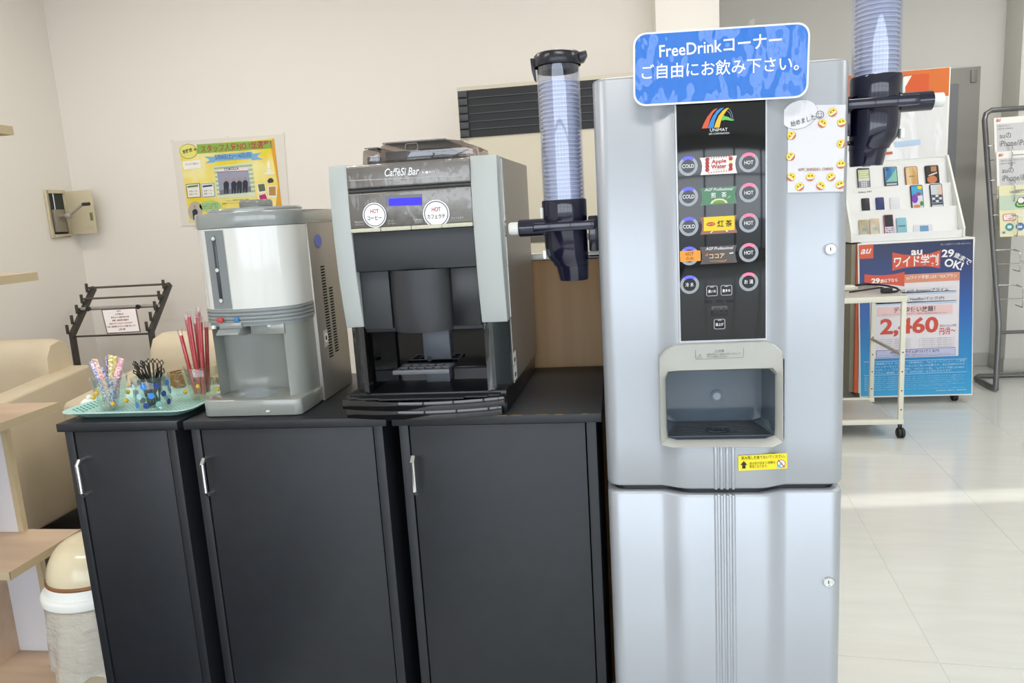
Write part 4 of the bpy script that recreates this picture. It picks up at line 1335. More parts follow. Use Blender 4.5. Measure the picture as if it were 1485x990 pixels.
for pts, c_ in (([(373, 267), (385, 265.4), (387.2, 278.6), (375.6, 280.4)], '#5d6a4a'), ([(389, 270), (401.5, 269), (402, 286), (389.6, 286)], '#b98a4a'), ([(374, 283.5), (386, 279.5), (391, 292), (379, 297)], '#b52a66')):
    m0 = Vector((sum(p[0] for p in pts) / 4, sum(p[1] for p in pts) / 4))
    s1 = shape(FPo, pts, ink('#f2f0ea'), PO, o_(1), 'snapshot')
    shape(FPo, [tuple(m0 + (Vector(p) - m0) * .78 + Vector((0, -.8))) for p in pts], ink(c_), s1, o_(2))
shape(FPo, [(388, 262), (391, 258.4), (394.5, 258), (397.5, 261), (396.5, 264.5), (390, 265.5)], ink('#3c3c3c'), PO, o_(1))
shape(FPo, [(382.5, 251), (388, 250), (388.3, 245), (393, 244.6), (393.3, 249.4), (398, 249.6), (398.3, 252.5), (383, 253)], ink('#f1efe6'), PO, o_(1))
shape(FPo, [(388.6, 244), (387.8, 237), (389.6, 231.5), (390.4, 236), (392, 231), (392, 238), (392.6, 243.6)], ink('#f4f1e6'), PO, o_(1))
letter(FPo, '♥', (340.5, 309), (344.5, 308.8), 3.6, ink('#c92c2c'), PO, o_(1))
letter(FPo, 'NTP', (333.5, 309.6), (340, 309.2), 3, ink('#3a3320'), PO, o_(1))
for p in ((249.5, 205.5), (330, 199.5), (411, 195)):
    shape(FPo, [(p[0] - 2, p[1] - 2.5), (p[0] + 2.4, p[1] - 3), (p[0] + 3, p[1] + 2), (p[0] - 1.6, p[1] + 2.5)], mat('clear_tape', '#e9e5dc', .15, coat=.6), PO, .003, 'tape')

# ------------------------------------------------------------------ crank box in the left wall
FC = Frame((LW, 0, 0), (0, -1, 0), (0, 0, 1))
FC = Frame((LW, 0, 0), (0, 1, 0), (0, 0, 1))
FC.n = Vector((1, 0, 0))
p_ = [FC.uv(*p) for p in ((61.5, 276), (91.5, 275.8), (102, 343), (73.8, 345.4))]
y0, y1 = (p_[0].x + p_[3].x) / 2, (p_[1].x + p_[2].x) / 2
z1, z0 = (p_[0].y + p_[1].y) / 2, (p_[2].y + p_[3].y) / 2
CB = thing('crank_box', 'open cream wall box with a hand crank in the corner', 'crank box', (LW + .002, (y0 + y1) / 2, z0))
cb_m = mat('crank_cream', '#cfc4a6', .5)
t_ = .018
b = MB().box(LW + .002, LW + .016, y0, y0 + t_, z0, z1).box(LW + .002, LW + .016, y1 - t_, y1, z0, z1).box(LW + .002, LW + .016, y0 + t_, y1 - t_, z0, z0 + t_).box(LW + .002, LW + .016, y0 + t_, y1 - t_, z1 - t_, z1)
b.build('frame', cb_m, CB, bevel=.002)
MB().box(LW + .002, LW + .005, y0 + t_, y1 - t_, z0 + t_, z1 - t_).build('interior', mat('crank_dark', '#39403a', .7), CB)
MB().box(LW + .005, LW + .03, y0 + .028, y1 - .05, z0 + .03, z0 + .155).build('gearbox', mat('crank_grey', '#8e8677', .45), CB, bevel=.003)
MB().lathe((LW + .012, y0 + .055, 0), [(.004, z0 + .155), (.004, z1 - .02)], 10).build('rod', wire_m, CB)
ym, zm = y0 + .058, z0 + .118
MB().lathe((LW, ym, zm), [(.013, .03), (.010, .036), (.009, .075)], 16, 'x').build('shaft', mat('crank_grey', '#8e8677'), CB)
MB().lathe((LW + .085, ym, zm), [(0, -.019), (.012, -.015), (.018, 0), (.012, .015), (0, .019)], 16, 'x', cap0=False, cap1=False).build('knuckle', mat('crank_pale', '#a8a294', .35), CB, smooth=60)
e1 = at(113, 300, Y=ym - .06)
e1 = Vector((LW + .20, ym - .02, zm + .055))
MB().tube([(LW + .09, ym, zm), e1], .007, 10).build('crank_arm', mat('crank_pale', '#a8a294'), CB)
MB().tube([e1, e1 + Vector((.042, -.004, 0))], .0095, 12).build('crank_grip', mat('crank_grip', '#2a2426', .4), CB)
MB().box(LW + .016, LW + .178, y1 - .006, y1 - .002, z0 + .012, z1 - .006).build('box_door', cb_m, CB, bevel=.0015)
MB().box(LW + .150, LW + .168, y1 - .010, y1 - .006, z0 + .085, z0 + .130).build('latch', mat('latch_green', '#8a8d62', .4, metal=.5), CB, bevel=.002)

# ------------------------------------------------------------------ newspaper rack in the corner
NR = thing('newspaper_rack', 'dark metal newspaper rack with a small notice in the corner', 'newspaper rack', (-2.68, 3.66, .004))
rk = mat('rack_dark', '#4a4742', .45, metal=.4)
k0, k1 = Vector((0, 3.55, .827)), Vector((0, 3.77, 1.055))
NXL, NXR = -2.905, -2.445
for x in (NXL, NXR):
    b = MB()
    dn = Vector((0, k1.z - k0.z, -(k1.y - k0.y))).normalized() * .016
    pr = [(3.535, .004), (3.567, .004), (3.567, .820), (k1.y + dn.y, k1.z + dn.z), (k1.y - dn.y, k1.z - dn.z), (3.535, .834)]
    MB().prism([(x - .010, y, z) for y, z in pr], (.02, 0, 0)).build('side_post', rk, NR, bevel=.002)
    for f_ in (.02, .22, .44, .66, .90):
        p = k0.lerp(k1, f_)
        MB().box(x - .006, x + .006, p.y - .040, p.y - .028, p.z + .005, p.z + .052).box(x - .006, x + .006, p.y - .038, p.y, p.z + .002, p.z + .012).build('hook', rk, NR, bevel=.0015)
for f_, m_, r_ in ((.44, wire_m, .010), (.66, mat('rod_brown', '#6a625c', .4, metal=.5), .0055), (.90, mat('rod_brown', '#6a625c'), .006)):
    p = k0.lerp(k1, f_)
    MB().tube([(NXL - .012, p.y - .018, p.z + .026), (NXR + .012, p.y - .018, p.z + .026)], r_, 10).build('newspaper_rod', m_, NR)
p = k0.lerp(k1, .44)
for x in (-2.84, -2.545):
    MB().lathe((x, p.y - .028, p.z + .026), [(.011, .006), (.013, -.006), (0, -.010)], 14, 'y', cap1=False).build('rod_knob', rubber_m, NR)
MB().tube([(NXL, 3.55, .815), (NXR, 3.55, .815)], .005, 8).build('lower_rod', rk, NR)
MB().tube([(NXL, 3.55, .12), (NXR, 3.55, .12)], .006, 8).build('lower_rod', rk, NR)
zt_, zb_ = p.z + .006, .818
FN = Frame((0, p.y - .034, zt_), (1, 0, 0), (0, (p.y - .034) - 3.545, zt_ - zb_))
nt_ = shape(FN, [(146.5, 448), (197.5, 445.5), (204, 481), (155, 484)], ink('#7a4a5e'), NR, 0, 'notice', thick=.002)
shape(FN, [(148.4, 450), (196.2, 447.6), (202.4, 480), (156.4, 482.6)], ink('#f1eeee'), nt_, .001)
for k, (s_, w) in enumerate((('お知らせ', 6), ('お客様各位', 12), ('新型コロナ感染予防の為', 26), ('新聞・雑誌等の設置を', 24), ('見合わせていただいております。', 34), ('何卒ご理解賜りますようお願い致します。', 42), ('店長', 10))):
    y = 451 + k * 4.4
    x = 172.6 + k * .85
    letter(FN, s_, (x - w / 2, y + w * .03), (x + w / 2, y - w * .03), 2.6, ink('#8a3030' if k else '#444444'), nt_, .002, .01)


# ------------------------------------------------------------------ beige armchairs
def armchair(label, loc, rz):
    o = thing('armchair', label, 'armchair', loc, rz, 'beige leather armchairs', local=True)
    hw, dp = .30, .62                      # half width, depth; front at y=0, back at y=dp
    for s in (-1, 1):
        x0, x1 = (hw - .13, hw) if s > 0 else (-hw, -hw + .13)
        pr = [(0, .10), (dp - .03, .10), (dp, .16), (dp, .735), (.02, .680), (0, .66)]
        MB().prism([(x0, y, z) for y, z in pr], (x1 - x0, 0, 0)).build('arm', leather_m, o, bevel=.03, seg=4, smooth=50)
        for y in (.06, dp - .08):
            MB().lathe((x0 + .065, y, 0), [(.016, .004), (.022, .11)], 14).build('foot', black_pl, o)
    MB().box(-hw + .13, hw - .13, .01, dp - .1, .12, .32).build('seat_base', leather_m, o, bevel=.02, seg=3)
    MB().box(-hw + .132, hw - .132, -.005, dp - .12, .30, .45).build('seat_cushion', leather_m, o, bevel=.04, seg=4, smooth=50)
    pr = [(dp - .14, .40), (dp - .145, .62), (dp - .16, .74), (dp - .155, .81), (dp - .12, .862), (dp - .06, .875), (dp - .01, .855), (dp + .012, .79), (dp + .01, .60), (dp, .16), (dp - .08, .16)]
    xs_ = [-hw + .095, -hw + .112, -hw + .15, hw - .15, hw - .112, hw - .095]
    rg = []
    for i, x in enumerate(xs_):
        k = (.90, .97, 1, 1, .97, .90)[i]
        rg.append([(x, dp - .07 + (y - dp + .07) * k, .5 + (z - .5) * (1 - (1 - k) * .35)) for y, z in pr])
    MB().loft(rg).build('backrest', leather_m, o, smooth=60)
    return o


armchair('beige leather armchair beside the wooden shelf with its rounded back cushion showing', (-2.80, 2.52, .004), 0)
armchair('beige leather armchair standing before the newspaper rack', (-1.93, 2.60, .004), 0)

# ------------------------------------------------------------------ open wooden shelf at the left
SH = thing('open_shelf', 'light wooden open shelf with white back panels beside the rubbish bin', 'shelf', (-2.0, 1.79, .004))
sw_m = mat('pale_oak', '#cbb39b', .5, noise=('#b99f86', (3, 26, 26), .3))
edge_m = mat('oak_edge', '#bfae8c', .55)
SX1, SX0, SYF, SYB = -1.658, -2.36, 1.655, 1.93
for z in (1.650, 1.243, .855, .453, .052):
    s_ = MB().box(SX0, SX1 - .001, SYF + .001, SYB, z - .024, z).build('shelf_board', sw_m, SH, bevel=.001)
    MB().box(SX1 - .001, SX1, SYF, SYB, z - .024, z - .0004).box(SX0, SX1, SYF, SYF + .001, z - .024, z - .0004).build('edge_band', edge_m, s_)
zz = (1.650, 1.243, .855, .453, .052)
for k in range(4):
    xr = (-1.86, -1.90, -1.853, -1.815)[k]
    bpn = MB().box(SX0, xr, SYB - .022, SYB - .004, zz[k + 1], zz[k] - .024).build('back_panel', mat('shelf_white', '#d9d8dc', .5), SH)
    MB().box(xr, xr + .018, SYB - .022, SYB - .004, zz[k + 1], zz[k] - .024).build('panel_edge', edge_m, SH)
    MB().box(-1.945, -1.925, SYF + .004, SYB - .022, zz[k + 1], zz[k] - .024).build('divider', sw_m, SH)
MB().box(SX0, SX1 - .10, SYF + .02, SYB - .02, .004, .028).build('plinth', sw_m, SH)

# ------------------------------------------------------------------ rubbish bin
BC = Vector((-1.487, 1.76))
BN = thing('rubbish_bin', 'cream rubbish bin with domed lid and clear bag beside the cabinet', 'rubbish bin', (BC.x, BC.y, .004))
cream_pl = mat('cream_plastic', '#e2d5b4', .25, coat=.4)
L_ = lambda prof, n_, m_, **k: MB().lathe((BC.x, BC.y, 0), prof, 40, **k).build(n_, m_, BN, smooth=50)
L_([(.100, .004), (.104, .008), (.127, .350), (.128, .355)], 'bin', cream_pl, cap1=False)
L_([(.132, .350), (.140, .355), (.141, .370), (.137, .378), (.130, .380), (.127, .390), (.124, .404), (.119, .408)], 'lid_rim', white_pl, cap0=False, cap1=False)
rings_ = []
for k in range(10):
    a = math.radians(k * 9)
    rings_.append([(BC.x + .121 * math.cos(a) ** .7 * math.cos(t_), BC.y + .121 * math.cos(a) ** .7 * math.sin(t_), .400 + .118 * math.sin(a)) for t_ in [2 * math.pi * i / 40 for i in range(40)]])
MB().loft(rings_, False, True).build('dome', cream_pl, BN, smooth=60)
L_([(.1225, .402), (.125, .405), (.1245, .410), (.121, .414)], 'flap_edge', mat('brown_line', '#8a5a34', .4), cap0=False, cap1=False)
rr = random.Random(9)
rg = []
n_ = 60
for k, (z, r_) in enumerate(((.346, .131), (.31, .1355), (.265, .138), (.22, .139), (.175, .140), (.145, .142))):
    rg.append([(BC.x + (r_ + (.006 * math.sin(i * 1.3 + k * .8) + .004 * math.sin(i * 2.9 + k * 2)) * (.2 + k * .16)) * math.cos(2 * math.pi * i / n_), BC.y + (r_ + (.006 * math.sin(i * 1.3 + k * .8) + .004 * math.sin(i * 2.9 + k)) * (.2 + k * .16)) * math.sin(2 * math.pi * i / n_), z + (.020 * math.sin(i * .55) if k == 5 else 0)) for i in range(n_)])
b = MB()
for k in range(5):
    b.strip(rg[k] + [rg[k][0]], rg[k + 1] + [rg[k + 1][0]])
b.build('bag', mat('bag_film', '#e6e2d8', .2, coat=.3, bump=((18, 18, 30), .9, .012)), BN, smooth=60)
bagm = MATS['bag_film']
bagm.node_tree.nodes['Principled BSDF'].inputs['Alpha'].default_value = .62

# ------------------------------------------------------------------ phone display stand with the blue poster
PYF = 4.80
FB = front(PYF)
sp_ = lambda u, v: (1210 + u / 3, 320 + v / 3)            # readings taken on an enlarged view
ST = thing('phone_display_stand', 'white phone display stand with a blue price poster on castors', 'display stand', (1.80, 4.95, 0))
x0, x1 = 1.479, 2.124
zt_ = FB.uv(1412, 343.5).y
MB().box(x0, x1, PYF, 5.145, .075, zt_).build('cabinet', white_pl, ST, bevel=.004)
MB().box(1.428, x0 - .004, PYF + .02, 5.125, .078, zt_ - .01).build('side_post', mat('post_olive', '#8c8a78', .5), ST, bevel=.003)
MB().box(1.455, 1.475, PYF + .004, PYF + .02, .078, zt_ - .012).build('side_strip', mat('strip_orange', '#cc5a2c', .4), ST)
for x, y in ((2.07, 4.845), (1.54, 4.845), (2.07, 5.09), (1.54, 5.09)):
    c_ = MB().box(x - .014, x + .014, y - .014, y + .014, .05, .078).build('castor', chrome_m, ST, bevel=.003)
    MB().lathe((x, y + .012, .029), [(.024, -.016), (.029, -.012), (.029, .012), (.024, .016)], 20, 'x').build('wheel', rubber_m, c_)
pst = shape(FB, [sp_(100, 100), sp_(606, 72), sp_(599, 757), sp_(110, 769)], white_paper, ST, .004, 'poster', thick=.003)
shape(FB, [sp_(107, 106), sp_(602, 79), sp_(595, 751), sp_(114, 763)], grad('poster_blue', [(0, '#3fa9dc'), (.22, '#2f93d0'), (.55, '#2f66b4'), (.8, '#33467f'), (1, '#323a5a')], 2, .35), pst, .0055, 'print')
V = lambda k: .007 + .0015 * k
P3 = lambda *pts: [sp_(*p) for p in pts]
LT = lambda s, a, b_, h, c, k, bold=.0, shear=.0: letter(FB, s, sp_(*a), sp_(*b_), h / 3, ink(c), pst, V(k), bold, shear)
shape(FB, P3((105, 106), (168, 102), (168, 163), (106, 166)), ink('#de6247'), pst, V(0))
LT('au', (112, 135), (160, 131), 22, '#f6f1ee', 1, .02, .35)
shape(FB, P3((250, 137), (300, 147), (355, 149), (410, 143), (460, 127), (457, 206), (405, 198), (355, 199), (300, 205), (250, 217)), ink('#d65c46'), pst, V(0))
LT('ワイド学割', (257, 179), (450, 168), 50, '#f6f1f0', 1, .022)
LT('au', (331, 139), (380, 136), 22, '#f6f1f0', 2, .03)
LT('29', (464, 142), (518, 140), 34, '#f6f4f4', 1, .03)
LT('歳', (520, 147), (543, 155), 24, '#f6f4f4', 1, .014)
LT('ま', (545, 158), (566, 168), 23, '#f6f4f4', 1, .014)
LT('で', (567, 169), (590, 185), 22, '#f6f4f4', 1, .014)
LT('OK!', (478, 178), (556, 198), 36, '#f6f4f4', 1, .03)
LT('※詳しくは店頭スタッフにお問い合わせください', (460, 103), (592, 97), 8, '#c9cede', 0)
shape(FB, P3((153, 241), (543, 222), (537, 586), (153, 600)), ink('#e6e2e8'), pst, V(0), 'price_sheet')
shape(FB, P3((303, 234), (543, 222), (542.5, 258), (303, 270)), ink('#de9577'), pst, V(1))
LT('auワイド学割 U29 MAXプラン', (311, 247), (530, 237), 17, '#f8eee8', 2, .015)
shape(FB, P3((128, 232), (170, 236), (215, 236), (260, 231), (303, 221), (302, 284), (255, 278), (128, 268)), ink('#d65c46'), pst, V(2))
LT('29', (158, 262), (195, 260), 24, '#f8f0ee', 3, .05)
LT('歳以下なら', (197, 262), (272, 256), 17, '#f8f0ee', 3, .02)
for y in (285, 327):
    shape(FB, P3((170, y + 13), (528, y - 4), (528, y + 19), (170, y + 36)), ink('#dddbe2'), pst, V(1))
    shape(FB, P3((170, y + 30), (528, y + 17), (528, y + 28), (170, y + 41)), ink('#b9cbe4'), pst, V(1))
LT('データMAX 5G with Amazonプライム', (178, 309), (494, 296), 16, '#3c3c42', 2, .006)
LT('データMAX 5G Netflixパック(P)', (178, 348), (475, 334), 17, '#3c3c42', 2, .006)
shape(FB, P3((185, 377), (512, 362), (512, 403), (185, 416)), ink('#ecc9c9'), pst, V(1))
LT('データ使い放題！', (256, 388), (436, 380), 24, '#3f3a3c', 2, .012)
LT('テザリング・データシェアは80GBまで。混雑時に通信制限の場合があります。', (205, 408), (490, 397), 6, '#8a7478', 2)
LT('2,460', (197, 466), (450, 455), 82, '#cf5140', 1, .032)
LT('円/月〜', (455, 481), (525, 476), 30, '#cf5140', 1, .02)
LT('翌月から6ヵ月間', (455, 457), (527, 453), 10, '#5a5056', 1)
for k, (xa, xb) in enumerate(((185, 330), (365, 520))):
    for j in range(5):
        LT('データMAX 5G 永年割引とご家族割の適用後の料金です', (xa, 517 + j * 9 - k * 5), (xb, 512 + j * 9 - k * 5), 5, '#8c8890', 1)
shape(FB, P3((180, 563), (524, 548), (524, 582), (180, 597)), ink('#5a64a0'), pst, V(1))
shape(FB, P3((182, 565), (522, 550), (522, 580), (182, 595)), ink('#c3c5e4'), pst, V(2))
LT('Amazonプライムがついてくる!*3', (240, 571), (452, 562), 14, '#3d3f74', 3, .015)
LT('スピーディーで便利な配送 映画・音楽 Amazonプライム・ビデオについて', (190, 587), (498, 575), 6, '#5a5c86', 3)
q = [FB.uv(*sp_(*p)) for p in ((127, 612), (574, 597), (573, 656), (128, 674))]
outline(FB, q, .004, ink('#9cd0ec'), pst, V(1))
for k, s_ in enumerate(('「家族割プラス（4人）」「2年契約N*」「auスマートバリュー（ご自宅', 'のインターネットサービスなどのご加入が必要です。別途利用料がかか', 'ります。）」「スマホ応援割*」「5Gスタート割」「auワイド学割 U29 MAX', 'プラン」適用時　※通話料（20円/30秒）など別途かかります。')):
    LT(s_, (176, 622 + k * 13.5), ((566, 565, 564, 510)[k], 606 + k * 14), 10, '#b8def2', 1, .005)
for k in range(7):
    LT('■表示の金額は税込です。別途機種代金がかかります。詳しくはスタッフまたは店頭カタログにてご確認ください。', (130, 682 + k * 9), ((566, 560, 566, 540, 566, 500, 566)[k], 668 + k * 9), 5, '#a8d6ee', 1)
LT('KDDI株式会社 / 沖縄セルラー電話株式会社', (440, 737), (572, 732), 5, '#e4f2fa', 1)

# stepped phone shelf on top
steps = [(4.831 + .0873 * k, 1.070 + .1416 * k) for k in range(4)]
SXL, SXR = 1.431, 2.058
pr = [(PYF + .02, zt_ + .001), (PYF + .02, zt_ + .03)]
prof = [(steps[0][0] - .012, zt_ + .001)]
for k in range(3):
    y, z = steps[k]
    prof += [(y - .012, z), (y - .006, z), (y - .006, z - .012), (y + .036, z - .012)]
    prof += [(steps[k + 1][0] - .012, steps[k + 1][1] - .022)]
prof += [(steps[3][0] - .012, steps[3][1]), (5.127, steps[3][1]), (5.127, zt_ + .001)]
MB().prism([(SXL, y, z) for y, z in prof], (SXR - SXL, 0, 0)).build('stepped_shelf', mat('shelf_gloss_white', '#eceded', .35), ST, bevel=.002, smooth=20)
sd = [(4.806, zt_ + .001), (4.806, 1.083), (5.078, 1.524), (5.127, 1.524), (5.127, zt_ + .001)]
for x in (SXL - .012, SXR):
    MB().prism([(x, y, z) for y, z in sd], (.012, 0, 0)).build('side_wing', white_pl, ST, bevel=.002)
# header board
hz = at(1378, 97, Y=5.097).z
hb = MB().box(SXL, SXR + .012, 5.097, 5.127, 1.495, hz).build('header_board', white_pl, ST, bevel=.002)
FHd = front(5.097)
zo = FHd.uv(1374, 139).y
shape(FHd, [(SXL + .003, zo), (SXR + .004, zo), (SXR + .004, hz - .003), (SXL + .003, hz - .003)], ink('#d9722f', .35), hb, .002, 'header_print', px=False)
sq = shape(FHd, [(1262, 113), (1347, 106.5), (1346, 137), (1262, 142)], ink('#d85a28', .35), hb, .0035, 'emblem')
letter(FHd, 'au', (1246, 130), (1322, 120), 21, ink('#f7f1ec'), sq, .005, .03, .35)
shape(FHd, [(SXL + .01, 1.515), (SXR - .002, 1.515), (SXR - .002, zo - .005), (SXL + .01, zo - .005)], mat('clear_pocket_sheet', '#e4e5e6', .2, coat=1, coat_bump=((9, 9, 5), .5, .02)), hb, .003, 'clear_pocket', px=False)
shape(FHd, [(1296, 206), (1334, 202), (1335, 209), (1298, 214)], ink('#b9d3ee'), hb, .005)
shape(FHd, [(1280, 221), (1294, 219.6), (1294, 223.4), (1280, 225)], ink('#d0653f'), hb, .005)

rfr = []
for k in range(3):
    y, z = steps[k]
    o0 = Vector((0, y + .036, z - .012))
    o1 = Vector((0, steps[k + 1][0] - .012, steps[k + 1][1] - .022))
    rfr.append(Frame(o0, (1, 0, 0), o1 - o0))


def phone(k, px, label, name, cat, body, deco, th=.009, group=None):
    """slab leaning on riser k; px = x range and y range read off the photograph"""
    fr = rfr[k]
    xa, xb, ya, yb = px
    c0, c1 = fr.uv(xa + (xb - xa) * .5 - (xb - xa) * .5, (ya + yb) / 2), fr.uv(xb, (ya + yb) / 2)
    h_ = (fr.uv((xa + xb) / 2, ya) - fr.uv((xa + xb) / 2, yb)).length
    w_ = (c1.x - c0.x) * .84
    cx_ = (c0.x + c1.x) / 2
    base = fr.p(cx_, .003, th)
    o = thing(name, label, cat, base, 0, group)
    pts = rrect(cx_ - w_ / 2, cx_ + w_ / 2, .003, .003 + h_, min(.008, w_ * .12), 4)
    MB().prism([fr.p(a, b_, th + .001) for a, b_ in pts], -fr.n * th).build('body', body, o, bevel=.001)
    L = lambda a, b_: (cx_ + (a - .5) * w_, .003 + b_ * h_)
    S_ = lambda pts_, m_, lv=1, nm='print': shape(fr, [L(*p) for p in pts_], m_, o, th + .001 + .0012 * lv, nm, px=False)
    deco(S_, fr, L, o, th, w_)
    return o


full = [(.06, .03), (.94, .03), (.94, .96), (.06, .96)]
rect = lambda a, b_, c, d: [(a, b_), (c, b_), (c, d), (a, d)]
dark = mat('phone_dark', '#23262c', .2)


def d1(S_, *a):
    S_(full, ink('#d9dbd6'), 1, 'screen')
    S_(rect(.06, .5, .94, .84), ink('#bcc98a'), 2)
    for k in range(3):
        S_(rect(.12, .54 + k * .1, .85 - .1 * (k % 2), .59 + k * .1), ink('#dfe6bb'), 3)
    S_(rect(.06, .03, .94, .36), ink('#8d9196'), 2)
    for i in range(3):
        for j in range(3):
            S_(rect(.26 + i * .17, .08 + j * .09, .38 + i * .17, .14 + j * .09), ink('#e4e5e8'), 3)
    S_(rect(.06, .9, .94, .96), ink('#3f443f'), 2)


def d2(S_, *a):
    S_(full, ink('#4f97bd'), 1, 'screen')
    S_([(.06, .25), (.94, .25), (.94, .9), (.5, .5)], ink('#86c2ad'), 2)
    S_([(.06, .25), (.5, .55), (.6, .96), (.3, .96)], ink('#3a78b0'), 3)
    S_([(.12 + .13 + .13 * math.cos(t), .86 + .08 * math.sin(t)) for t in [i * .5 for i in range(12)]], ink('#3c4f86'), 4)
    S_(rect(.06, .03, .94, .22), ink('#4c4f55'), 4)
    S_(rect(.12, .09, .88, .16), ink('#c9ccd2'), 5)


def d3(S_, *a):
    S_(full, ink('#d9b47c'), 1, 'screen')
    S_([(.06, .03), (.5, .03), (.3, .96), (.06, .8)], ink('#e2c596'), 2)
    S_([(.5, .03), (.94, .03), (.94, .5), (.6, .96)], ink('#cc9f62'), 2)
    S_(rect(.28, .46, .72, .50), ink('#8a7450'), 3)


def d4(S_, *a):
    S_(full, ink('#2a2422'), 1, 'screen')
    S_([(.45 + .36 * math.cos(t), .26 + .2 * math.sin(t)) for t in [i * .4 for i in range(16)]], ink('#c77a4c'), 2)
    S_(rect(.42, .66, .82, .92), ink('#b5835a'), 2)
    S_([(.2, .44), (.6, .5), (.85, .56), (.85, .62), (.5, .56), (.2, .48)], ink('#e6d3bf'), 3)


def d5(S_, *a):
    S_(full, ink('#3fa3d4'), 1, 'screen')
    S_([(.06, .5), (.94, .55), (.94, .03), (.06, .03)], ink('#d8d9e4'), 2)
    S_([(.28 + .26 * math.cos(t), .42 + .19 * math.sin(t)) for t in [i * .42 for i in range(15)]], ink('#7d3fb0'), 3)
    S_([(.74 + .2 * math.cos(t), .88 + .08 * math.sin(t)) for t in [i * .42 for i in range(15)]], ink('#d8cf3a'), 3)
    S_([(.62 + .18 * math.cos(t), .62 + .06 * math.sin(t)) for t in [i * .42 for i in range(15)]], ink('#b33a4c'), 4)
    S_([(.80 + .14 * math.cos(t), .20 + .10 * math.sin(t)) for t in [i * .42 for i in range(15)]], ink('#3e8f4a'), 4)
    S_([(.40 + .28 * math.cos(t), .09 + .07 * math.sin(t)) for t in [i * .42 for i in range(15)]], ink('#cf8450'), 4)


def d6(S_, *a):
    S_(full, ink('#c9d2da'), 1, 'screen')
    S_(rect(.62, .5, .94, .9), ink('#e0bfa8'), 2)
    S_(rect(.06, .2, .94, .54), ink('#6b7480'), 2)
    for i in range(3):
        for j in range(3):
            S_(rect(.12 + i * .28, .22 + j * .11, .32 + i * .28, .30 + j * .11), ink('#dfe3e8' if (i + j) % 2 else '#3c4654'), 3)
    S_(rect(.06, .12, .94, .18), ink('#3a3d42'), 3)


none_ = lambda *a: None
phone(2, (1241, 1262.6, 243, 273), 'black smartphone showing a green chat and keypad on the top shelf', 'smartphone', 'phone', dark, d1)
phone(2, (1279.5, 1302.7, 241, 270.6), 'dark smartphone with blue and green wallpaper on the top shelf', 'smartphone', 'phone', dark, d2)
phone(2, (1310, 1332, 240.7, 268.8), 'bronze smartphone with sand coloured wallpaper on the top shelf', 'smartphone', 'phone', mat('phone_bronze', '#8a5a3a', .3), d3)
phone(2, (1339, 1362.7, 238, 266), 'black smartphone with copper picture at the end of the top shelf', 'smartphone', 'phone', dark, d4)
phone(1, (1248, 1262, 287, 306.6), 'black colour sample card on the middle shelf', 'colour_sample', 'sample card', mat('sample_black', '#1e2026', .4), none_, .006)
phone(1, (1268.5, 1283, 285.8, 305.4), 'navy blue colour sample card on the middle shelf', 'colour_sample', 'sample card', mat('sample_navy', '#26366c', .4), none_, .006)
phone(1, (1289, 1305.8, 285, 304), 'white colour sample card on the middle shelf', 'colour_sample', 'sample card', mat('sample_white', '#dcdde4', .4), none_, .006)
phone(1, (1318.5, 1339.7, 268.5, 302.7), 'smartphone with colourful balls wallpaper on the middle shelf', 'smartphone', 'phone', dark, d5)
phone(1, (1346.6, 1368, 266.6, 301), 'smartphone showing a grid of app icons on the middle shelf', 'smartphone', 'phone', dark, d6)


def flip(c_):
    def f_(S_, *a):
        S_(rect(.3, .26, .74, .46), ink(c_), 1, 'small_display')
    return f_


gold = mat('phone_gold', '#b5ab90', .3, metal=.5)
phone(0, (1244, 1260, 319, 341.5), 'olive gold folding phone on the bottom shelf', 'folding_phone', 'phone', gold, flip('#8fa0b4'), .012)
phone(0, (1259.7, 1276, 317.5, 341), 'champagne folding phone with a light blue display on the bottom shelf', 'folding_phone', 'phone', mat('phone_champagne', '#cdbfa8', .3, metal=.4), flip('#8fc0c4'), .012)


def d7(S_, *a):
    S_(rect(.08, .38, .92, .97), ink('#202730'), 1, 'screen')
    S_(rect(.06, .02, .94, .36), ink('#dfdfe8'), 1, 'keypad')
    for i in range(3):
        for j in range(3):
            S_(rect(.12 + i * .28, .05 + j * .1, .34 + i * .28, .10 + j * .1), ink(('#a04a5c', '#7a7aa8', '#b6b6c4')[(i + 2 * j) % 3]), 2)


phone(0, (1280, 1296.4, 311.8, 339.7), 'open folding phone with dark screen and white keypad on the bottom shelf', 'folding_phone', 'phone', mat('phone_rose', '#a8606c', .3), d7, .010)
phone(0, (1298.5, 1315, 316, 338.5), 'sky blue folding phone with a dark stripe on the bottom shelf', 'folding_phone', 'phone', mat('phone_sky', '#86bccb', .35), lambda S_, *a: S_(rect(.12, .42, .88, .5), ink('#56707c'), 1), .012)
phone(0, (1321.5, 1355, 326, 337.5), 'small white card with a blue picture on the bottom shelf', 'small_card', 'card', mat('sample_white', '#dcdde4'), lambda S_, *a: S_(rect(.34, .1, .78, .85), ink('#6a9cc0'), 1), .003)
fr = rfr[1]
nm_ = thing('name_strip', 'white name strip under the top row of phones', 'name strip', (1.62, steps[2][0] - .02, steps[2][1] - .04))
FNm = front(steps[2][0] - .016)
shape(FNm, [(1239.7, 275.6), (1308.5, 272), (1308.2, 279.5), (1240, 283)], white_paper, nm_, .0, 'strip', thick=.002)
letter(FNm, 'Galaxy A41', (1244.5, 279.2), (1263.5, 277.8), 3.4, ink('#4a4a4c'), nm_, .001, .01)

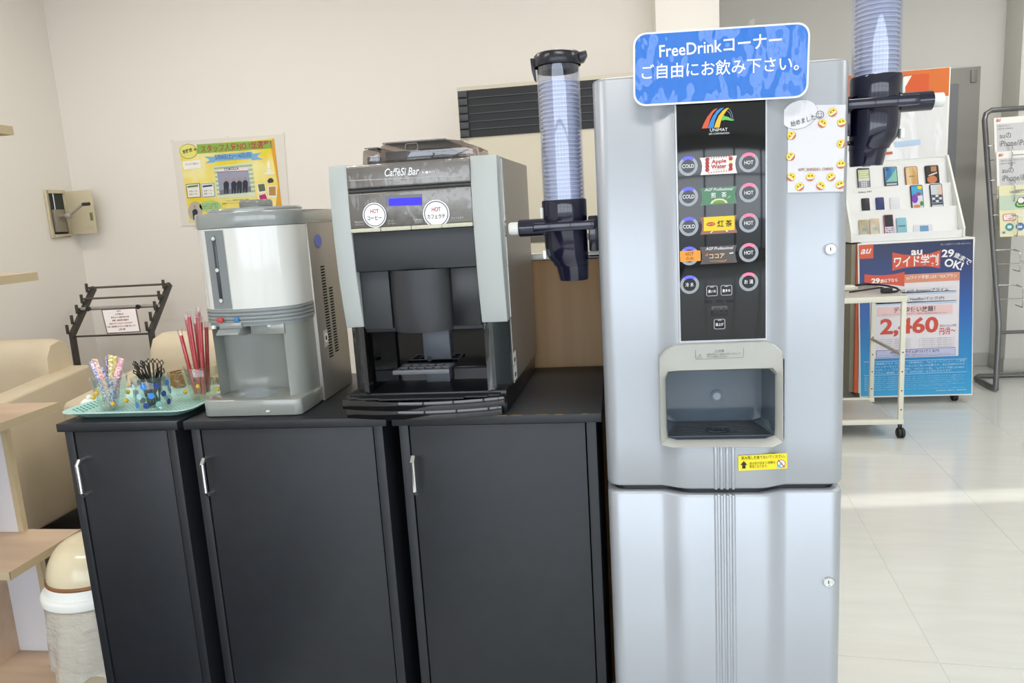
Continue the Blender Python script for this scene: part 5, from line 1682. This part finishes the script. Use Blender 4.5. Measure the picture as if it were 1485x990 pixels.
# ------------------------------------------------------------------ white cart
cfr = at(1306, 634, Z=0)
CXR, CYF = cfr.x + .005, cfr.y - .01
CYB = CYF + .48
CXL = CXR - .58
cz = 1.33 - (1.33 - .794) * CYF / 3.95 + .012
C_ = thing('white_cart', 'small white steel cart with cables on top beside the drink machine', 'cart', ((CXL + CXR) / 2, (CYF + CYB) / 2, 0))
cart_m = mat('cart_white', '#e2e1d2', .4)
cart_b = mat('cart_board', '#b9b4ac', .3)
MB().box(CXL, CXR, CYF, CYB, cz - .006, cz).build('top_board', cart_b, C_, bevel=.001)
MB().box(CXL - .004, CXR + .004, CYF - .004, CYB + .004, cz - .036, cz - .006).build('top_frame', cart_m, C_, bevel=.003)
lz = at(1304, 612, Y=CYF).z
MB().box(CXL, CXR - .03, CYF + .01, CYB, lz - .008, lz + .006).build('lower_shelf', cart_b, C_, bevel=.002)
MB().box(CXL - .004, CXR + .004, CYF - .004, CYF + .02, .078, .104).build('bottom_rail', cart_m, C_, bevel=.002)
MB().box(CXL - .004, CXR + .004, CYB - .02, CYB + .004, .078, .104).build('bottom_rail', cart_m, C_, bevel=.002)
MB().box(CXL, CXR - .03, CYF + .005, CYF + .012, lz - .014, lz + .004).build('shelf_edge', cart_m, C_)
for x in (CXL + .012, CXR - .012):
    for y in (CYF + .006, CYB - .006):
        l_ = MB().box(x - .012, x + .012, y - .010, y + .010, .100, cz - .034).build('leg', cart_m, C_, bevel=.002)
        b = MB()
        for k in range(4):
            z = .16 + k * .105
            b.lathe((x, y - .0105, z), [(.004, .001), (.004, -.0005)], 10, 'y')
        b.build('adjusting_holes', mat('hole_dark', '#3a3833', .8), l_)['kind'] = 'stuff'
        c_ = MB().box(x - .009, x + .009, y - .009, y + .009, .055, .079).build('castor', black_pl, C_, bevel=.002)
        MB().lathe((x + .004, y, .028), [(.020, -.020), (.0275, -.015), (.0275, -.003), (.020, -.002), (.020, .002), (.0275, .003), (.0275, .015), (.020, .020)], 20, 'x').build('wheel', rubber_m, c_)
zb0 = at(1300, 514, Y=CYF).z
MB().tube([(CXR - .016, CYF + .006, zb0), (CXR - .016, CYB - .006, zb0 + .0)], .009, 8).build('brace', mat('brace_grey', '#a8a299', .4), C_)
cb1 = MB()
pth = [at(u, v, Z=cz + .006) for u, v in ((1232, 418), (1240, 413.5), (1255, 411.8), (1272, 412.3), (1288, 414.6), (1300, 417.5), (1304, 420.5), (1299, 422.6), (1293, 423))]
cb1.tube(pth, .006, 8)
cab = thing('black_cable', 'black power cable with a square plug lying on the white cart', 'cable', (pth[-1].x, pth[-1].y, cz))
cb1.build('cord', rubber_m, cab, smooth=60)
pe = pth[-1]
MB().box(pe.x - .052, pe.x, pe.y - .02, pe.y + .02, cz + .001, cz + .028).build('plug', rubber_m, cab, bevel=.004)
pth = [at(u, v, Z=cz + .004) for u, v in ((1232, 423.5), (1245, 421.5), (1258, 419.5), (1270, 417.8), (1279, 416.6), (1283, 418))]
c2_ = MB().tube(pth, .004, 8).build('thin_cable', rubber_m, smooth=60)
tag(c2_, 'thin black cable lying across the white cart', 'cable')
ta = thing('white_adapter', 'cream coloured adapter at the edge of the white cart', 'adapter', (at(1230, 420, Z=cz).x, at(1230, 420, Z=cz).y, cz))
p = at(1230, 421, Z=cz)
MB().box(p.x - .05, p.x + .035, p.y - .03, p.y + .03, cz + .0005, cz + .03).build('body', mat('cart_white', '#e2e1d2'), ta, bevel=.01, seg=3)
MB().box(p.x + .033, p.x + .05, p.y - .012, p.y + .012, cz + .006, cz + .02).build('tip', mat('cart_white', '#e2e1d2'), ta, bevel=.003)

# ------------------------------------------------------------------ brochure rack
RX, RY = 2.40, 5.05
RK = thing('brochure_rack', 'grey tubular brochure rack with wire pockets', 'brochure rack', (2.75, 5.2, 0))
RX2 = 3.06
kz, tz_, ty = .43, 1.80, 5.39


def bend(p, q, r_, c, n=5):
    return [c]


up = [(RX, RY, .02), (RX, RY, kz - .03), (RX, RY + .004, kz + .02)]
tp = [(RX, ty - .015, tz_ - .06), (RX + .012, ty - .004, tz_ - .02), (RX + .045, ty, tz_), (RX2 - .045, ty, tz_), (RX2 - .012, ty - .004, tz_ - .02), (RX2, ty - .015, tz_ - .06)]
MB().tube(up + tp + [(2 * RX2 - RX2, p[1], p[2]) for p in reversed(up)], .0165, 12).build('frame_tube', tube_m, RK, smooth=60)
bl_ = [(RX, RY - .01, .02), (RX + .0, RY + .10, .02), (RX + .015, RY + .30, .02), (RX + .05, RY + .36, .02), (RX2 - .05, RY + .36, .02), (RX2 - .015, RY + .30, .02), (RX2, RY + .10, .02), (RX2, RY - .01, .02)]
MB().tube(bl_, .0165, 12).build('base_tube', tube_m, RK, smooth=60)
MB().tube([(RX, RY, kz - .04), (RX2, RY, kz - .04)], .012, 10).build('cross_bar', tube_m, RK)
ys = lambda z: RY + .004 + (ty - .015 - RY - .004) * (z - kz - .02) / (tz_ - .06 - kz - .02)
zs_ = [1.33, 1.12, .92, .72, .52]
tops = [at(1447, 205, X=RX + .06).z]
for k, z in enumerate((1.44, 1.22, 1.00, .78, .56)):
    y = ys(z)
    b = MB()
    for xx in (RX + .105, RX + .33, RX + .555):
        b.tube([(xx, y, z + .13), (xx, y - .075, z + .12), (xx, y - .085, z + .02), (xx, y - .08, z - .005), (xx, y, z)], .0032, 6)
    b.tube([(RX, y + .008, z + .13), (RX + .08, y - .004, z + .13), (RX + .105, y - .06, z + .122)], .0032, 6)
    b.tube([(RX, y, z + .04), (RX2, y, z + .04)], .0028, 6)
    b.tube([(RX + .105, y - .083, z + .06), (RX2 - .1, y - .083, z + .06)], .0032, 6)
    b.build('wire_pocket', wire_m, RK, smooth=60)


def brochure(k, z, h_, label, paper, deco):
    y = ys(z) - .045
    o = thing('brochure', label, 'brochure', (RX + .25, y, z), 0, 'brochures in the wire rack')
    fr_ = Frame((RX + .022, y, z + .012), (1, 0, 0), (0, .16, 1))
    shape(fr_, [(0, 0), (.21, 0), (.21, h_), (0, h_)], paper, o, 0, 'cover', px=False, thick=.008)
    deco(o, fr_)


def br1(o, f_):
    shape(f_, [(.015, .02), (.21, .02), (.21, .255), (.015, .255)], ink('#cfd0d2'), o, .0012, px=False)
    letter(f_, 'au', (.012, .278), (.04, .278), .018, ink('#d0552f'), o, .002, .02, .3, px=False)
    letter(f_, 'ご契約いただいている', (.022, .240), (.085, .240), .010, ink('#6a6a6c'), o, .0025, px=False)
    letter(f_, 'お客さまへのお知らせ', (.022, .222), (.11, .222), .010, ink('#6a6a6c'), o, .0025, px=False)
    letter(f_, 'auの', (.03, .178), (.098, .178), .034, ink('#5a5a5c'), o, .0025, px=False)
    letter(f_, 'iPhone/iPad', (.03, .128), (.20, .128), .036, ink('#5a5a5c'), o, .0025, px=False)
    disc(f_, (.195, .262), .02, ink('#cf4fa0'), o, .003, px=False)


brochure(0, 1.44, .295, 'white brochure with large grey lettering in the top wire pocket', white_paper, br1)
brochure(1, 1.22, .30, 'white brochure with large grey lettering in the second wire pocket', white_paper, br1)


def br2(o, f_):
    shape(f_, [(0, .17), (.21, .17), (.21, .26), (0, .26)], ink('#c6d6c2'), o, .0012, px=False)
    letter(f_, 'CAN 総合パンフレット', (.06, .282), (.20, .282), .018, ink('#3f6a86'), o, .0025, .01, px=False)
    for rx, ry, c in ((.055, .030, '#3f8a56'), (.044, .020, '#d9d66a'), (.036, .014, '#2f7a4c')):
        shape(f_, [(.145 + rx * math.cos(t_) - .2 * ry * math.sin(t_), .215 + ry * math.sin(t_) + .35 * rx * math.cos(t_)) for t_ in [2 * math.pi * i / 24 for i in range(24)]], ink(c), o, .0018 + (.06 - rx) * .04, px=False)
    disc(f_, (.125, .225), .021, ink('#3a4a44'), o, .0032, px=False)
    disc(f_, (.125, .225), .018, ink('#f2f2ee'), o, .0038, px=False)
    shape(f_, rrect(.018, .095, .10, .145, .012, 4), ink('#c83a5c'), o, .002, px=False)
    shape(f_, rrect(.022, .091, .104, .141, .010, 4), ink('#f6f2ea'), o, .0026, px=False)
    letter(f_, 'サービス', (.03, .130), (.083, .130), .014, ink('#b8325a'), o, .0032, px=False)
    letter(f_, 'ご案内', (.036, .113), (.078, .113), .013, ink('#b8325a'), o, .0032, px=False)
    shape(f_, [(.115, .118), (.21, .118), (.21, .136), (.115, .136)], ink('#e8e8ee'), o, .002, px=False)
    for k, c in enumerate(('#4f9a9a', '#4f7fb8', '#d8923a')):
        disc(f_, (.055 + k * .062, .060), .025, ink(c), o, .002, px=False)
        shape(f_, [(.043 + k * .062, .052), (.067 + k * .062, .052), (.067 + k * .062, .070), (.043 + k * .062, .070)], ink('#e6f0f2'), o, .0026, px=False)
    shape(f_, [(.012, .02), (.03, .02), (.03, .034), (.012, .034)], ink('#8a8ab4'), o, .002, px=False)


brochure(2, .98, .325, 'pale yellow brochure with a green drawing and round icons', mat('cream_paper', '#eae6bf', .6), br2)
